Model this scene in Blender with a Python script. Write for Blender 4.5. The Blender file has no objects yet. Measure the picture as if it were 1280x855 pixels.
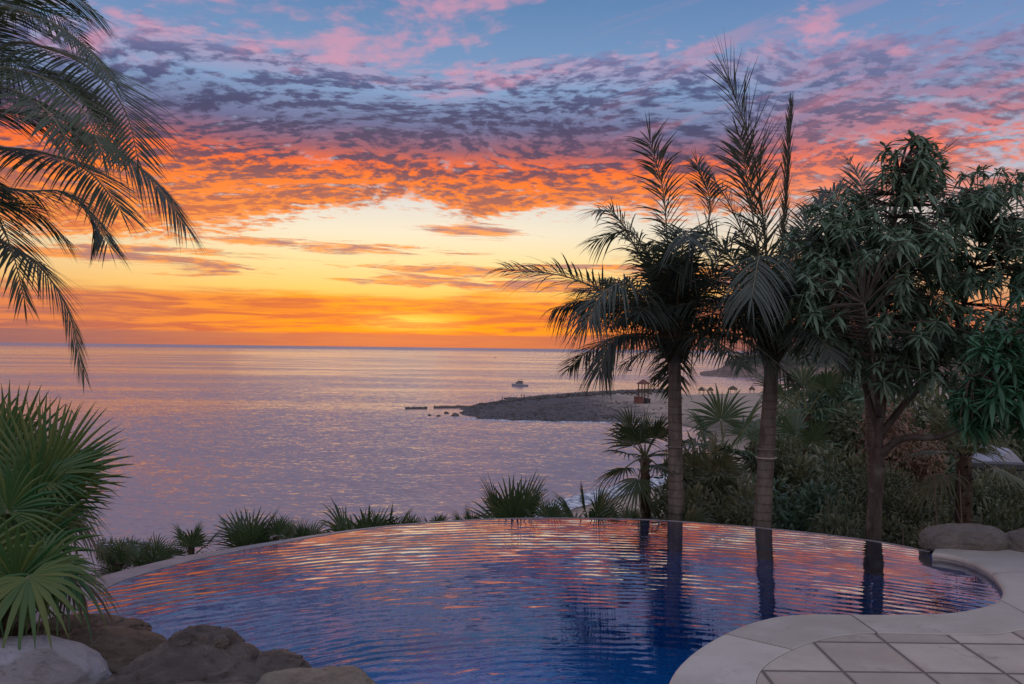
import bpy, bmesh, math, random
from mathutils import Vector, Matrix, noise
from math import radians, sin, cos, pi, tan, atan2, sqrt

SC = bpy.context.scene
COL = SC.collection

# ------------------------------------------------------------------ camera
F_PX, W_PX, H_PX = 1004.0, 1280.0, 855.0
CAM_H = 1.70                       # above the pool water
SEA = -18.3                        # the sea lies 20 m below the camera
PITCH, ROLL = radians(0.42), radians(0.69)
CP = Vector((0, 0, CAM_H))
FW = Vector((0, cos(PITCH), sin(PITCH)))
R0 = Vector((1, 0, 0)); U0 = R0.cross(FW)
RT = R0 * cos(ROLL) + U0 * sin(ROLL)
UP = U0 * cos(ROLL) - R0 * sin(ROLL)
cam = bpy.data.cameras.new("camera")
cam.sensor_width = 36.0
cam.lens = 36.0 * F_PX / W_PX
cam.clip_start = 0.05
cam.clip_end = 60000
camo = bpy.data.objects.new("camera", cam)
COL.objects.link(camo)
M3 = Matrix((RT, UP, -FW)).transposed()
camo.matrix_world = Matrix.Translation(CP) @ M3.to_4x4()
SC.camera = camo

def ray(x, y):
    return FW + RT * ((x - W_PX / 2) / F_PX) + UP * ((H_PX / 2 - y) / F_PX)
def on_z(x, y, z=0.0):             # survey helper: where a sight line meets a level
    d = ray(x, y)
    return CP + d * ((z - CP.z) / d.z)
def at_d(x, y, dist):              # survey helper: point at a given forward distance
    d = ray(x, y)
    return CP + d * (dist / d.y)

# ------------------------------------------------------------------ colour + node helpers
def lin(c):
    return tuple((v / 255 / 12.92) if v / 255 <= 0.04045 else ((v / 255 + 0.055) / 1.055) ** 2.4 for v in c)
def rgba(c):
    return lin(c) + (1.0,)

class G:
    """tiny expression layer over shader nodes"""
    def __init__(self, tree): self.t = tree; self.n = tree.nodes; self.l = tree.links
    def node(self, typ, **kw):
        nd = self.n.new(typ)
        for k, v in kw.items(): setattr(nd, k, v)
        return nd
    def put(self, sock, v):
        if v is None: return
        if isinstance(v, bpy.types.NodeSocket): self.l.new(v, sock)
        else: sock.default_value = v
    def m(self, op, a, b=None, c=None, clamp=False):
        nd = self.node('ShaderNodeMath', operation=op, use_clamp=clamp)
        self.put(nd.inputs[0], a); self.put(nd.inputs[1], b)
        if c is not None: self.put(nd.inputs[2], c)
        return nd.outputs[0]
    def add(self, a, b): return self.m('ADD', a, b)
    def sub(self, a, b): return self.m('SUBTRACT', a, b)
    def mul(self, a, b): return self.m('MULTIPLY', a, b)
    def div(self, a, b): return self.m('DIVIDE', a, b)
    def mad(self, a, b, c): return self.m('MULTIPLY_ADD', a, b, c)
    def mx(self, a, b): return self.m('MAXIMUM', a, b)
    def mn(self, a, b): return self.m('MINIMUM', a, b)
    def vm(self, op, a, b=None, s=None):
        nd = self.node('ShaderNodeVectorMath', operation=op)
        self.put(nd.inputs[0], a); self.put(nd.inputs[1], b)
        if s is not None: self.put(nd.inputs[3], s)
        return nd.outputs[0]
    def ss(self, x, a, b, lo=0.0, hi=1.0, kind='SMOOTHSTEP'):
        nd = self.node('ShaderNodeMapRange', interpolation_type=kind)
        self.put(nd.inputs[0], x); self.put(nd.inputs[1], a); self.put(nd.inputs[2], b)
        self.put(nd.inputs[3], lo); self.put(nd.inputs[4], hi)
        return nd.outputs[0]
    def lr(self, x, a, b, lo=0.0, hi=1.0): return self.ss(x, a, b, lo, hi, 'LINEAR')
    def bump1(self, x, c, w):      # smooth hump of half width w round c
        return self.ss(self.m('ABSOLUTE', self.sub(x, c)), w, 0.0)
    def xyz(self, x, y, z=0.0):
        nd = self.node('ShaderNodeCombineXYZ')
        self.put(nd.inputs[0], x); self.put(nd.inputs[1], y); self.put(nd.inputs[2], z)
        return nd.outputs[0]
    def sep(self, v):
        nd = self.node('ShaderNodeSeparateXYZ'); self.put(nd.inputs[0], v)
        return nd.outputs[0], nd.outputs[1], nd.outputs[2]
    def noise(self, v, scale=1.0, detail=4.0, rough=0.5, dist=0.0, color=False, kind='FBM'):
        nd = self.node('ShaderNodeTexNoise', noise_dimensions='3D')
        nd.noise_type = kind
        self.put(nd.inputs['Vector'], v); self.put(nd.inputs['Scale'], scale)
        self.put(nd.inputs['Detail'], detail); self.put(nd.inputs['Roughness'], rough)
        self.put(nd.inputs['Distortion'], dist)
        return nd.outputs[1 if color else 0]
    def mix(self, a, b, f, mode='MIX'):
        nd = self.node('ShaderNodeMix', data_type='RGBA', blend_type=mode)
        self.put(nd.inputs[0], f); self.put(nd.inputs[6], a); self.put(nd.inputs[7], b)
        return nd.outputs[2]
    def ramp(self, x, stops, interp='LINEAR'):
        nd = self.node('ShaderNodeValToRGB'); cr = nd.color_ramp; cr.interpolation = interp
        cr.elements[0].position = stops[0][0]; cr.elements[0].color = stops[0][1]
        cr.elements[1].position = stops[-1][0]; cr.elements[1].color = stops[-1][1]
        for p, c in stops[1:-1]:
            e = cr.elements.new(p); e.color = c
        self.put(nd.inputs[0], x)
        return nd.outputs[0]

# ------------------------------------------------------------------ world: dusk sky with cloud decks
world = bpy.data.worlds.new("World"); SC.world = world; world.use_nodes = True
wt = world.node_tree; wt.nodes.clear(); g = G(wt)
tc = g.node('ShaderNodeTexCoord').outputs['Generated']
dx, dy, dz = g.sep(g.vm('NORMALIZE', tc))
DEG = 180 / pi
el = g.mul(g.m('ARCSINE', dz), DEG)
az = g.mul(g.m('ARCTAN2', dx, dy), DEG)
elp = g.mx(el, 0.0)
def E(stops, x=None, top=32.0):
    return g.ramp(g.div(elp if x is None else x, top), [(e / top, rgba(c)) for e, c in stops])
# clear sky near the sunset and away from it
base_sun = E([(0, (212, 120, 78)), (0.6, (235, 128, 56)), (1.3, (255, 160, 34)), (2.6, (255, 176, 52)), (4, (255, 206, 110)),
              (6, (250, 224, 160)), (8, (244, 232, 204)), (10, (226, 222, 214)), (12.5, (190, 190, 205)), (15.5, (142, 164, 198)), (19, (118, 152, 194)),
              (23.5, (92, 132, 178)), (32, (66, 96, 148))])
base_off = E([(0, (150, 104, 108)), (1.5, (214, 132, 104)), (3.2, (228, 160, 110)), (5.5, (232, 188, 150)), (8, (214, 196, 186)),
              (11, (186, 188, 202)), (15, (148, 166, 198)), (19, (120, 148, 192)), (23.5, (98, 130, 180)), (32, (66, 92, 144))])
daz = g.m('ABSOLUTE', g.add(az, 7.0))
base = g.mix(base_sun, base_off, g.ss(daz, 6.0, 42.0))
# the half of the sky behind the viewer: unseen, brightened to light the foreground
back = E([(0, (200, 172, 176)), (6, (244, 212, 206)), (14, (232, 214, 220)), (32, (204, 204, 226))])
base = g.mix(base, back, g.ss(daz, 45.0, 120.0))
base = g.mix(base, rgba((192, 198, 224)), g.ss(el, 34.0, 62.0))  # sky overhead, out of view, also brightened as foreground fill

# cloud sheet coordinates (a layer seen in perspective)
inv = g.div(1.0, g.add(g.mx(dz, 0.0), 0.16))
P = g.xyz(g.mul(dx, inv), g.mul(dy, inv), 0.0)
w1 = g.noise(P, 1.3, 2, 0.5, color=True)
Pw = g.vm('ADD', P, g.vm('SCALE', g.vm('SUBTRACT', w1, (0.5, 0.5, 0.5)), s=0.35))
def sheet(v):
    a = g.noise(g.vm('MULTIPLY', v, (1.0, 1.25, 1)), 21.0, 4, 0.6)             # puffs
    b = g.noise(g.vm('MULTIPLY', v, (0.6, 2.0, 1)), 4.6, 4, 0.6)      # rolls lying across the view
    return g.mad(a, 0.64, g.mul(b, 0.48))
S0 = sheet(Pw)
S1 = sheet(g.vm('ADD', Pw, (-0.008, 0.040, 0.0)))
relief = g.sub(S0, S1)                          # + on the side turned to the glow
# where the main deck lies: lower and upper edge vary with bearing
Aw = g.noise(g.xyz(g.mul(az, 0.06), g.mul(el, 0.16), 3.0), 1.0, 3, 0.55)
lo_e = g.ramp(g.div(g.add(az, 60.0), 120.0), [(0.0, (6/32,)*3+(1,)), (0.24, (5.8/32,)*3+(1,)), (0.335, (6.6/32,)*3+(1,)), (0.385, (8.4/32,)*3+(1,)),
        (0.43, (9.6/32,)*3+(1,)), (0.50, (8.8/32,)*3+(1,)), (0.58, (8.4/32,)*3+(1,)), (0.66, (8.0/32,)*3+(1,)), (1.0, (7.0/32,)*3+(1,))], 'EASE')
lo_e = g.mul(lo_e, 32.0)
e_w = g.add(el, g.mul(g.sub(Aw, 0.5), 4.5))
env_lo = g.ss(g.sub(e_w, lo_e), -1.6, 2.6)
hi_e = g.lr(az, -35, 35, 20.2, 20.4)
env_hi = g.ss(g.sub(e_w, hi_e), 2.2, -2.4)
env = g.mul(env_lo, env_hi)
# denser core 9.5..18 deg
core = g.mul(env, g.add(0.55, g.mul(0.45, g.ss(az, 48.0, 12.0))))
cov = g.add(S0, g.mad(core, 0.56, -0.475))
alpha = g.ss(cov, 0.36, 0.58)
alpha = g.mul(alpha, g.ss(env, 0.0, 0.25))
e_c = g.mx(g.add(el, g.mul(g.sub(Aw, 0.5), 2.2)), 0.0)
shade = E([(5, (232, 140, 84)), (8, (220, 108, 54)), (9.5, (186, 98, 70)), (11, (150, 86, 84)), (12.2, (116, 66, 82)), (13.4, (78, 60, 92)), (15.5, (64, 64, 102)), (17.8, (80, 90, 132)), (20, (126, 120, 164)), (24, (120, 120, 160)), (32, (110, 110, 160))], x=e_c)
lit = E([(5, (255, 180, 96)), (7.5, (255, 156, 72)), (9.5, (255, 138, 44)), (11.6, (255, 120, 22)), (12.6, (250, 104, 32)), (13.6, (156, 88, 102)), (15.0, (104, 106, 146)), (17.5, (130, 158, 198)), (19.5, (176, 154, 186)), (21.5, (222, 156, 182)), (32, (150, 130, 170))], x=e_c)
litm = g.ss(g.add(g.mul(relief, 3.2), g.mul(g.sub(0.575, S0), 2.6)), -0.20, 0.24)
deck = g.mix(shade, lit, litm)
# towards the right the deck turns rosy and pale
rose = g.mix(shade, E([(6, (222, 160, 158)), (9, (226, 152, 140)), (11, (244, 128, 92)), (13.2, (252, 108, 58)), (14.2, (196, 116, 124)), (17, (140, 128, 166)), (32, (150, 140, 180))]), g.ss(litm, 0.0, 1.0, 0.25, 1.0))
deck = g.mix(deck, rose, g.ss(az, 12.0, 27.0))
sky = g.mix(base, deck, g.mul(alpha, g.ss(az, 30, 8, 0.85, 0.97)))

# pink wisps above the deck, more of them to the left
wv = g.vm('ADD', Pw, (4.1, 1.7, 0.0))
w_a = g.noise(g.vm('MULTIPLY', wv, (0.8, 1.3, 1)), 3.0, 5, 0.62)
w_b = g.noise(wv, 14.0, 3, 0.6)
wis = g.ss(g.mad(w_b, 0.35, g.mul(w_a, 0.75)), g.ss(az, -12, 12, 0.515, 0.60), g.ss(az, -12, 12, 0.69, 0.74))
wis = g.mul(wis, g.mul(g.ss(e_w, 16.5, 18.5), g.ss(e_w, 48.0, 28.0)))
sky = g.mix(sky, rgba((214, 152, 176)), g.mul(wis, 0.75))
# long rosy streaks on the right, rising to the right
rot = g.xyz(g.mad(az, 0.97, g.mul(el, 0.26)), g.mad(el, 0.97, g.mul(az, -0.26)), 7.0)
st = g.noise(g.vm('MULTIPLY', rot, (0.075, 0.55, 1)), 1.0, 5, 0.6, 0.4)
st = g.mul(g.ss(st, 0.50, 0.68), g.mul(g.ss(az, 2.0, 14.0), g.mul(g.ss(el, 7.0, 10.0), g.ss(el, 27.0, 19.0))))
sky = g.mix(sky, E([(7, (236, 168, 158)), (12, (250, 130, 96)), (14, (240, 128, 116)), (18, (214, 136, 150)), (24, (196, 150, 182))]), g.mul(st, 0.36))

# flat streaks below the deck and the bank on the horizon
L = g.xyz(g.mul(az, 0.10), g.mul(el, 1.3), 0.0)
l1 = g.noise(L, 1.1, 5, 0.6, 0.35)
l2 = g.noise(g.xyz(g.mul(az, 0.12), g.mad(el, 1.5, g.mul(az, 0.03)), 4.0), 1.0, 7, 0.68, 0.5)
def streak(a0, aw, e0, ew, tilt, thr):
    ec = g.mad(g.sub(az, a0), tilt, e0)
    m_ = g.mul(g.bump1(az, a0, aw), g.bump1(el, ec, ew))
    return g.mul(g.ss(g.add(m_, g.mul(g.sub(l2, 0.5), 3.4)), thr, thr + 0.45), g.ss(m_, 0.0, 0.35))
fine = g.noise(g.xyz(g.mul(az, 0.35), g.mul(el, 2.6), 2.0), 1.0, 5, 0.65, 0.3)
sc_col = g.mix(rgba((255, 150, 62)), rgba((168, 110, 112)), g.ss(fine, 0.40, 0.60))
for a_ in [(-25, 16, 5.6, 1.5, -0.045, 0.42), (-4, 18, 5.2, 1.6, 0.02, 0.45), (3, 10, 4.7, 1.5, 0.0, 0.35), (-14, 20, 6.9, 0.9, -0.03, 0.55), (-2.5, 9, 8.2, 1.3, 0.03, 0.5), (16, 18, 5.2, 2.4, 0.02, 0.35)]:
    sky = g.mix(sky, sc_col, g.mul(streak(*a_), 0.9))
bank = g.ss(g.add(el, g.mul(g.sub(l1, 0.5), 2.2)), 3.9, 3.1)
bankd = g.ss(g.noise(g.xyz(g.mul(az, 0.16), g.mul(el, 2.2), 5.0), 1.0, 5, 0.62, 0.5), 0.40, 0.60)
bcol = g.mix(g.mix(rgba((255, 150, 30)), rgba((226, 128, 80)), g.ss(daz, 5.0, 26.0)), g.mix(rgba((206, 96, 62)), rgba((168, 104, 98)), g.ss(daz, 8.0, 30.0)), bankd)
sky = g.mix(sky, bcol, g.mul(bank, g.ss(daz, 2.0, 9.0, 0.85, 0.95)))
# bright hot spot where the sun went down
hot = g.mul(g.bump1(az, -7.2, 5.0), g.bump1(g.add(el, g.mul(g.sub(l1, 0.5), 0.6)), 1.75, 0.95))
hot = g.mul(hot, g.ss(bankd, 1.0, 0.1, 0.35, 1.0))
sky = g.mix(sky, rgba((255, 214, 96)), hot)
# dull band resting on the sea
sky = g.mix(sky, g.mix(rgba((190, 108, 82)), rgba((146, 104, 106)), g.ss(daz, 6.0, 30.0)), g.ss(g.add(el, g.mul(g.sub(fine, 0.5), 0.25)), 1.0, 0.72, 0.0, 0.88))
# clouds thin out behind the viewer
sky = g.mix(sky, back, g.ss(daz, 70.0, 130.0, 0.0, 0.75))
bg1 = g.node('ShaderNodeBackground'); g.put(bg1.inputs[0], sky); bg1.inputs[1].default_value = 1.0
nish = g.node('ShaderNodeTexSky', sky_type='NISHITA', sun_disc=False)
SUN_EL, SUN_AZ = radians(1.5), radians(-7.3)
nish.sun_elevation = SUN_EL; nish.sun_rotation = SUN_AZ
bg2 = g.node('ShaderNodeBackground'); g.put(bg2.inputs[0], nish.outputs[0]); bg2.inputs[1].default_value = 0.008
ad = g.node('ShaderNodeAddShader'); g.l.new(bg1.outputs[0], ad.inputs[0]); g.l.new(bg2.outputs[0], ad.inputs[1])
wo = g.node('ShaderNodeOutputWorld'); g.l.new(ad.outputs[0], wo.inputs[0])
world.cycles.sampling_method = 'MANUAL'; world.cycles.sample_map_resolution = 512

# the last warm light, spread by the cloud bank in front of the sun
sl = bpy.data.lights.new("sun", 'SUN'); sl.energy = 0.03; sl.angle = radians(24); sl.color = (1.0, 0.62, 0.36)
so = bpy.data.objects.new("sun", sl); COL.objects.link(so)
sd = Vector((sin(SUN_AZ) * cos(radians(4)), cos(SUN_AZ) * cos(radians(4)), sin(radians(4))))
so.rotation_euler = sd.to_track_quat('Z', 'Y').to_euler()

vs = SC.view_settings
SC.display_settings.display_device = 'sRGB'
vs.view_transform = 'Standard'; vs.look = 'None'; vs.exposure = 0.0; vs.gamma = 1.0
SC.cycles.max_bounces = 8; SC.cycles.transparent_max_bounces = 12
SC.cycles.diffuse_bounces = 3; SC.cycles.glossy_bounces = 4; SC.cycles.transmission_bounces = 4
SC.cycles.use_denoising = True

# ------------------------------------------------------------------ mesh + object helpers
class MB:
    def __init__(self): self.v = []; self.f = []; self.mi = []
    def vert(self, p): self.v.append((p[0], p[1], p[2])); return len(self.v) - 1
    def face(self, idx, m=0): self.f.append(tuple(idx)); self.mi.append(m)
    def box(self, c, s, rz=0.0, m=0, taper=1.0):
        cx, cy, cz = c; hx, hy, hz = s[0] / 2, s[1] / 2, s[2] / 2
        b = []
        for k, (x, y, z) in enumerate([(-1,-1,-1),(1,-1,-1),(1,1,-1),(-1,1,-1),(-1,-1,1),(1,-1,1),(1,1,1),(-1,1,1)]):
            t = taper if z > 0 else 1.0
            X, Y = x * hx * t, y * hy * t
            b.append(self.vert((cx + X * cos(rz) - Y * sin(rz), cy + X * sin(rz) + Y * cos(rz), cz + z * hz)))
        for q in [(0,3,2,1),(4,5,6,7),(0,1,5,4),(1,2,6,5),(2,3,7,6),(3,0,4,7)]: self.face([b[i] for i in q], m)
    def tube(self, pts, rad, n=8, m=0, cap=True):
        pts = [Vector(p) for p in pts]
        if not hasattr(rad, '__len__'): rad = [rad] * len(pts)
        rings = []; prev = None
        for i, p in enumerate(pts):
            t = (pts[min(i + 1, len(pts) - 1)] - pts[max(i - 1, 0)])
            t = t.normalized() if t.length > 1e-9 else Vector((0, 0, 1))
            if prev is None:
                a = t.cross(Vector((0, 0, 1)))
                if a.length < 0.05: a = t.cross(Vector((1, 0, 0)))
                a.normalize()
            else:
                a = prev - t * prev.dot(t); a.normalize()
            prev = a; b = t.cross(a)
            rings.append([self.vert(p + (a * cos(2 * pi * k / n) + b * sin(2 * pi * k / n)) * rad[i]) for k in range(n)])
        for r1, r2 in zip(rings, rings[1:]):
            for k in range(n): self.face((r1[k], r1[(k + 1) % n], r2[(k + 1) % n], r2[k]), m)
        if cap:
            self.face(rings[0][::-1], m); self.face(rings[-1], m)
    def build(self, name, mat, parent=None, smooth=False, at=None):
        """one mesh object; vertices are given in world space and stored relative to the parent or to `at`"""
        me = bpy.data.meshes.new(name)
        off = Vector(parent['_w']) if parent is not None else (Vector(at) if at is not None else Vector((0, 0, 0)))
        me.from_pydata([(x - off.x, y - off.y, z - off.z) for x, y, z in self.v], [], self.f)
        for mm in (mat if isinstance(mat, (list, tuple)) else [mat]): me.materials.append(mm)
        if any(self.mi): me.polygons.foreach_set('material_index', self.mi)
        if smooth: me.polygons.foreach_set('use_smooth', [True] * len(self.f))
        me.update()
        o = bpy.data.objects.new(name, me); COL.objects.link(o)
        if parent is not None: o.parent = parent
        elif at is not None: o.location = off
        return o

def empty(name, loc, label, cat, group=None):
    o = bpy.data.objects.new(name, None); COL.objects.link(o)
    o.location = loc; o.empty_display_size = 0.2; o['_w'] = tuple(loc)
    return tag(o, label, cat, group)
def tag(o, label, cat, group=None):
    o['label'] = label; o['category'] = cat
    if group: o['group'] = group
    return o
def structure(o): o['kind'] = 'structure'; return o
def stuff(o, label=None):
    o['kind'] = 'stuff'
    if label: o['label'] = label
    return o

def catmull(P, n=8):
    P = [Vector(p) for p in P]
    Q = [P[0] * 2 - P[1]] + P + [P[-1] * 2 - P[-2]]
    out = []
    for i in range(1, len(Q) - 2):
        for k in range(n):
            t = k / n
            a, b, c, d = Q[i - 1], Q[i], Q[i + 1], Q[i + 2]
            out.append(0.5 * ((2 * b) + (c - a) * t + (2 * a - 5 * b + 4 * c - d) * t * t + (3 * b - a - 3 * c + d) * t ** 3))
    out.append(Q[-2].copy())
    return out
def resample(pts, n):
    L = [0]
    for a, b in zip(pts, pts[1:]): L.append(L[-1] + (b - a).length)
    out = []; j = 0
    for k in range(n):
        s = L[-1] * k / (n - 1)
        while j < len(L) - 2 and L[j + 1] < s: j += 1
        f = (s - L[j]) / max(1e-9, L[j + 1] - L[j])
        out.append(pts[j].lerp(pts[j + 1], min(1, f)))
    return out
def jit(v, s, rnd): return Vector((v[0] + rnd.uniform(-s, s), v[1] + rnd.uniform(-s, s), v[2] + rnd.uniform(-s, s)))

# ------------------------------------------------------------------ materials
def mat(name):
    m = bpy.data.materials.new(name); m.use_nodes = True; m.node_tree.nodes.clear()
    return m, G(m.node_tree)
def out(g, shader):
    o = g.node('ShaderNodeOutputMaterial'); g.l.new(shader, o.inputs[0])
def principled(g, color, rough=0.6, normal=None, spec=0.5, metallic=0.0, ior=1.45, trans=None):
    p = g.node('ShaderNodeBsdfPrincipled')
    g.put(p.inputs['Base Color'], color); g.put(p.inputs['Roughness'], rough)
    g.put(p.inputs['Metallic'], metallic); g.put(p.inputs['IOR'], ior)
    g.put(p.inputs['Specular IOR Level'], spec)
    if normal is not None: g.l.new(normal, p.inputs['Normal'])
    return p.outputs[0]
def bump(g, h, dist, strength=1.0):
    b = g.node('ShaderNodeBump'); b.inputs['Strength'].default_value = strength
    b.inputs['Distance'].default_value = dist; g.put(b.inputs['Height'], h)
    return b.outputs[0]
def pos(g): return g.node('ShaderNodeNewGeometry').outputs['Position']
def obj_rand(g): return g.node('ShaderNodeObjectInfo').outputs['Random']

def leaf_mat(name, c1, c2, rough=0.42, trans=0.28, tip=None, scale=3.0):
    m, g = mat(name)
    n = g.noise(pos(g), scale, 3, 0.6)
    isl = g.node('ShaderNodeNewGeometry').outputs['Random Per Island']
    f = g.add(g.mul(n, 0.55), g.add(g.mul(isl, 0.35), g.mul(obj_rand(g), 0.25)))
    col = g.mix(c1 + (1,), c2 + (1,), g.ss(f, 0.25, 0.85))
    if tip: col = g.mix(col, tip + (1,), g.ss(g.noise(pos(g), scale * 0.7, 2), 0.60, 0.72))
    p = principled(g, col, rough, spec=0.45)
    t = g.node('ShaderNodeBsdfTranslucent'); g.put(t.inputs[0], g.mix(col, (0.10, 0.16, 0.02, 1), 0.35))
    mx = g.node('ShaderNodeMixShader'); mx.inputs[0].default_value = trans
    g.l.new(p, mx.inputs[1]); g.l.new(t.outputs[0], mx.inputs[2])
    out(g, mx.outputs[0]); return m
M = {}
M['coco_leaf'] = leaf_mat('coconut_leaf', (0.045, 0.068, 0.045), (0.080, 0.11, 0.062))
M['plume_leaf'] = leaf_mat('plume_palm_leaf', (0.045, 0.062, 0.056), (0.085, 0.11, 0.088))
M['fan_leaf'] = leaf_mat('fan_leaf', (0.040, 0.075, 0.038), (0.080, 0.125, 0.055), 0.38)
M['fan_leaf_near'] = leaf_mat('fan_leaf_near', (0.020, 0.105, 0.034), (0.120, 0.165, 0.045), 0.36, 0.3, scale=1.6)
M['mango_leaf'] = leaf_mat('long_leaf', (0.085, 0.155, 0.105), (0.16, 0.25, 0.165), 0.38)
M['bright_leaf'] = leaf_mat('bright_leaf', (0.026, 0.100, 0.052), (0.055, 0.165, 0.085), 0.36)
M['shrub_leaf'] = leaf_mat('shrub_leaf', (0.075, 0.095, 0.058), (0.19, 0.21, 0.12), 0.5, 0.2)
M['olive_leaf'] = leaf_mat('olive_leaf', (0.080, 0.095, 0.045), (0.14, 0.15, 0.08), 0.5, 0.2)
M['dry_leaf'] = leaf_mat('dry_leaf', (0.13, 0.07, 0.05), (0.22, 0.14, 0.09), 0.6, 0.2)
M['dead_leaf'] = leaf_mat('dead_leaf', (0.07, 0.055, 0.04), (0.13, 0.10, 0.075), 0.7, 0.15)
M['far_tree'] = leaf_mat('far_tree_leaf', (0.035, 0.045, 0.035), (0.06, 0.07, 0.05), 0.7, 0.1, scale=0.15)

def simple(name, c, rough=0.6, var=0.25, scale=6.0, bumpd=0.0, metallic=0.0):
    m, g = mat(name)
    n = g.noise(pos(g), scale, 5, 0.6)
    col = g.mix(tuple(v * (1 - var) for v in c) + (1,), tuple(min(1, v * (1 + var)) for v in c) + (1,), g.ss(n, 0.3, 0.7))
    nm = bump(g, g.noise(pos(g), scale * 4, 5, 0.65), bumpd) if bumpd else None
    out(g, principled(g, col, rough, nm, metallic=metallic)); return m

def bark(name, c, ringed=True, dark=0.5, sc=1.0):
    m, g = mat(name)
    x, y, z = g.sep(pos(g))
    n = g.noise(g.vm('MULTIPLY', pos(g), (14, 14, 5)), sc, 5, 0.65)
    col = g.mix(tuple(v * dark for v in c) + (1,), c + (1,), g.ss(n, 0.32, 0.62))
    h = n
    if ringed:
        r = g.m('FRACT', g.add(g.mul(z, 11.0), g.mul(g.noise(pos(g), 4.0, 2), 0.5)))
        rr = g.ss(r, 0.0, 0.2); col = g.mix(tuple(v * 0.55 for v in c) + (1,), col, g.mad(rr, 0.5, 0.5)); h = g.add(n, g.mul(rr, 0.5))
    col = g.mix(col, (0.16, 0.17, 0.15, 1), g.mul(g.ss(g.noise(pos(g), 5.5, 4), 0.56, 0.66), 0.5))
    out(g, principled(g, col, 0.85, bump(g, h, 0.012))); return m
M['palm_bark'] = bark('palm_bark', (0.17, 0.15, 0.13))
M['tree_bark'] = bark('tree_bark', (0.085, 0.070, 0.060), ringed=False)
M['fibre'] = bark('palm_fibre', (0.09, 0.065, 0.045), dark=0.35)
M['petiole'] = simple('petiole', (0.10, 0.12, 0.05), 0.5)
M['rachis'] = simple('rachis', (0.14, 0.13, 0.08), 0.5)
M['twig'] = simple('twig', (0.14, 0.11, 0.09), 0.8)
M['band'] = simple('trunk_band', (0.42, 0.40, 0.38), 0.7, 0.1)

# polished limestone coping
m, g = mat('coping_stone')
isl = g.node('ShaderNodeNewGeometry').outputs['Random Per Island']
n = g.noise(g.vm('MULTIPLY', pos(g), (1, 1.6, 1)), 2.2, 6, 0.65)
n2 = g.noise(pos(g), 55.0, 4, 0.7)
c = g.mix((0.33, 0.31, 0.285, 1), (0.47, 0.445, 0.41, 1), g.ss(g.add(g.mul(n, 0.8), g.mul(isl, 0.28)), 0.3, 0.8))
c = g.mix(c, (0.29, 0.26, 0.235, 1), g.mul(g.ss(n2, 0.56, 0.70), 0.45))
c = g.mix(c, (0.30, 0.28, 0.26, 1), g.mul(g.ss(g.noise(pos(g), 1.1, 5, 0.7), 0.50, 0.66), 0.6))
c = g.mix(c, (0.22, 0.20, 0.19, 1), g.mul(g.ss(g.noise(g.vm('ADD', pos(g), (2, 7, 1)), 6.0, 6, 0.75), 0.56, 0.68), 0.5))
out(g, principled(g, c, g.ss(n, 0.3, 0.7, 0.36, 0.58), bump(g, g.mad(n2, 0.3, n), 0.004))); M['coping'] = m
M['grout'] = simple('grout', (0.05, 0.045, 0.04), 0.9)
M['rim'] = simple('rim_stone', (0.24, 0.23, 0.25), 0.5, 0.18, 5.0, 0.002)

# square pavers, joints follow the survey lines
def tile_mat():
    m, g = mat('paver_stone')
    a = on_z(1054, 839.3, 0.055); b = on_z(1154.5, 839.8, 0.055); c_ = on_z(1016, 802, 0.055)
    T = (b.x - a.x)
    x, y, z = g.sep(pos(g))
    u = g.div(g.sub(x, a.x), T); v = g.div(g.sub(y, a.y), c_.y - a.y if abs((c_.y - a.y) - T) < 0.1 else T)
    fu = g.m('ABSOLUTE', g.sub(g.m('FRACT', g.add(u, 100.5)), 0.5)); fv = g.m('ABSOLUTE', g.sub(g.m('FRACT', g.add(v, 100.5)), 0.5))
    wob = g.mul(g.sub(g.noise(pos(g), 9.0, 3), 0.5), 0.010)
    e = g.add(g.mn(fu, fv), wob)
    joint = g.ss(e, 0.024, 0.012)
    cell = g.xyz(g.m('FLOOR', g.add(u, 100.0)), g.m('FLOOR', g.add(v, 100.0)), 0.0)
    wn = g.node('ShaderNodeTexWhiteNoise', noise_dimensions='2D'); g.l.new(cell, wn.inputs['Vector'])
    big = g.noise(pos(g), 2.6, 6, 0.68); fine = g.noise(pos(g), 60.0, 4, 0.7)
    c = g.mix((0.30, 0.265, 0.235, 1), (0.48, 0.43, 0.38, 1), g.ss(g.add(g.mul(big, 0.75), g.mul(wn.outputs[0], 0.34)), 0.3, 0.85))
    c = g.mix(c, (0.24, 0.21, 0.19, 1), g.mul(g.ss(g.noise(g.vm('ADD', pos(g), (3, 1, 0)), 3.8, 5, 0.7), 0.55, 0.66), 0.65))
    c = g.mix(c, (0.36, 0.30, 0.24, 1), g.mul(g.ss(g.noise(g.vm('ADD', pos(g), (8, 4, 0)), 1.7, 6, 0.75), 0.50, 0.64), 0.5))
    c = g.mix(c, (0.15, 0.13, 0.12, 1), g.mul(g.ss(e, 0.06, 0.02), 0.35))
    c = g.mix(c, (0.27, 0.24, 0.22, 1), g.mul(g.ss(fine, 0.55, 0.7), 0.35))
    c = g.mix(c, (0.13, 0.11, 0.10, 1), joint)
    h = g.sub(g.mad(fine, 0.08, g.mul(big, 0.3)), joint)
    out(g, principled(g, c, g.mad(joint, 0.3, 0.5), bump(g, h, 0.006))); return m
M['paver'] = tile_mat()

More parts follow.
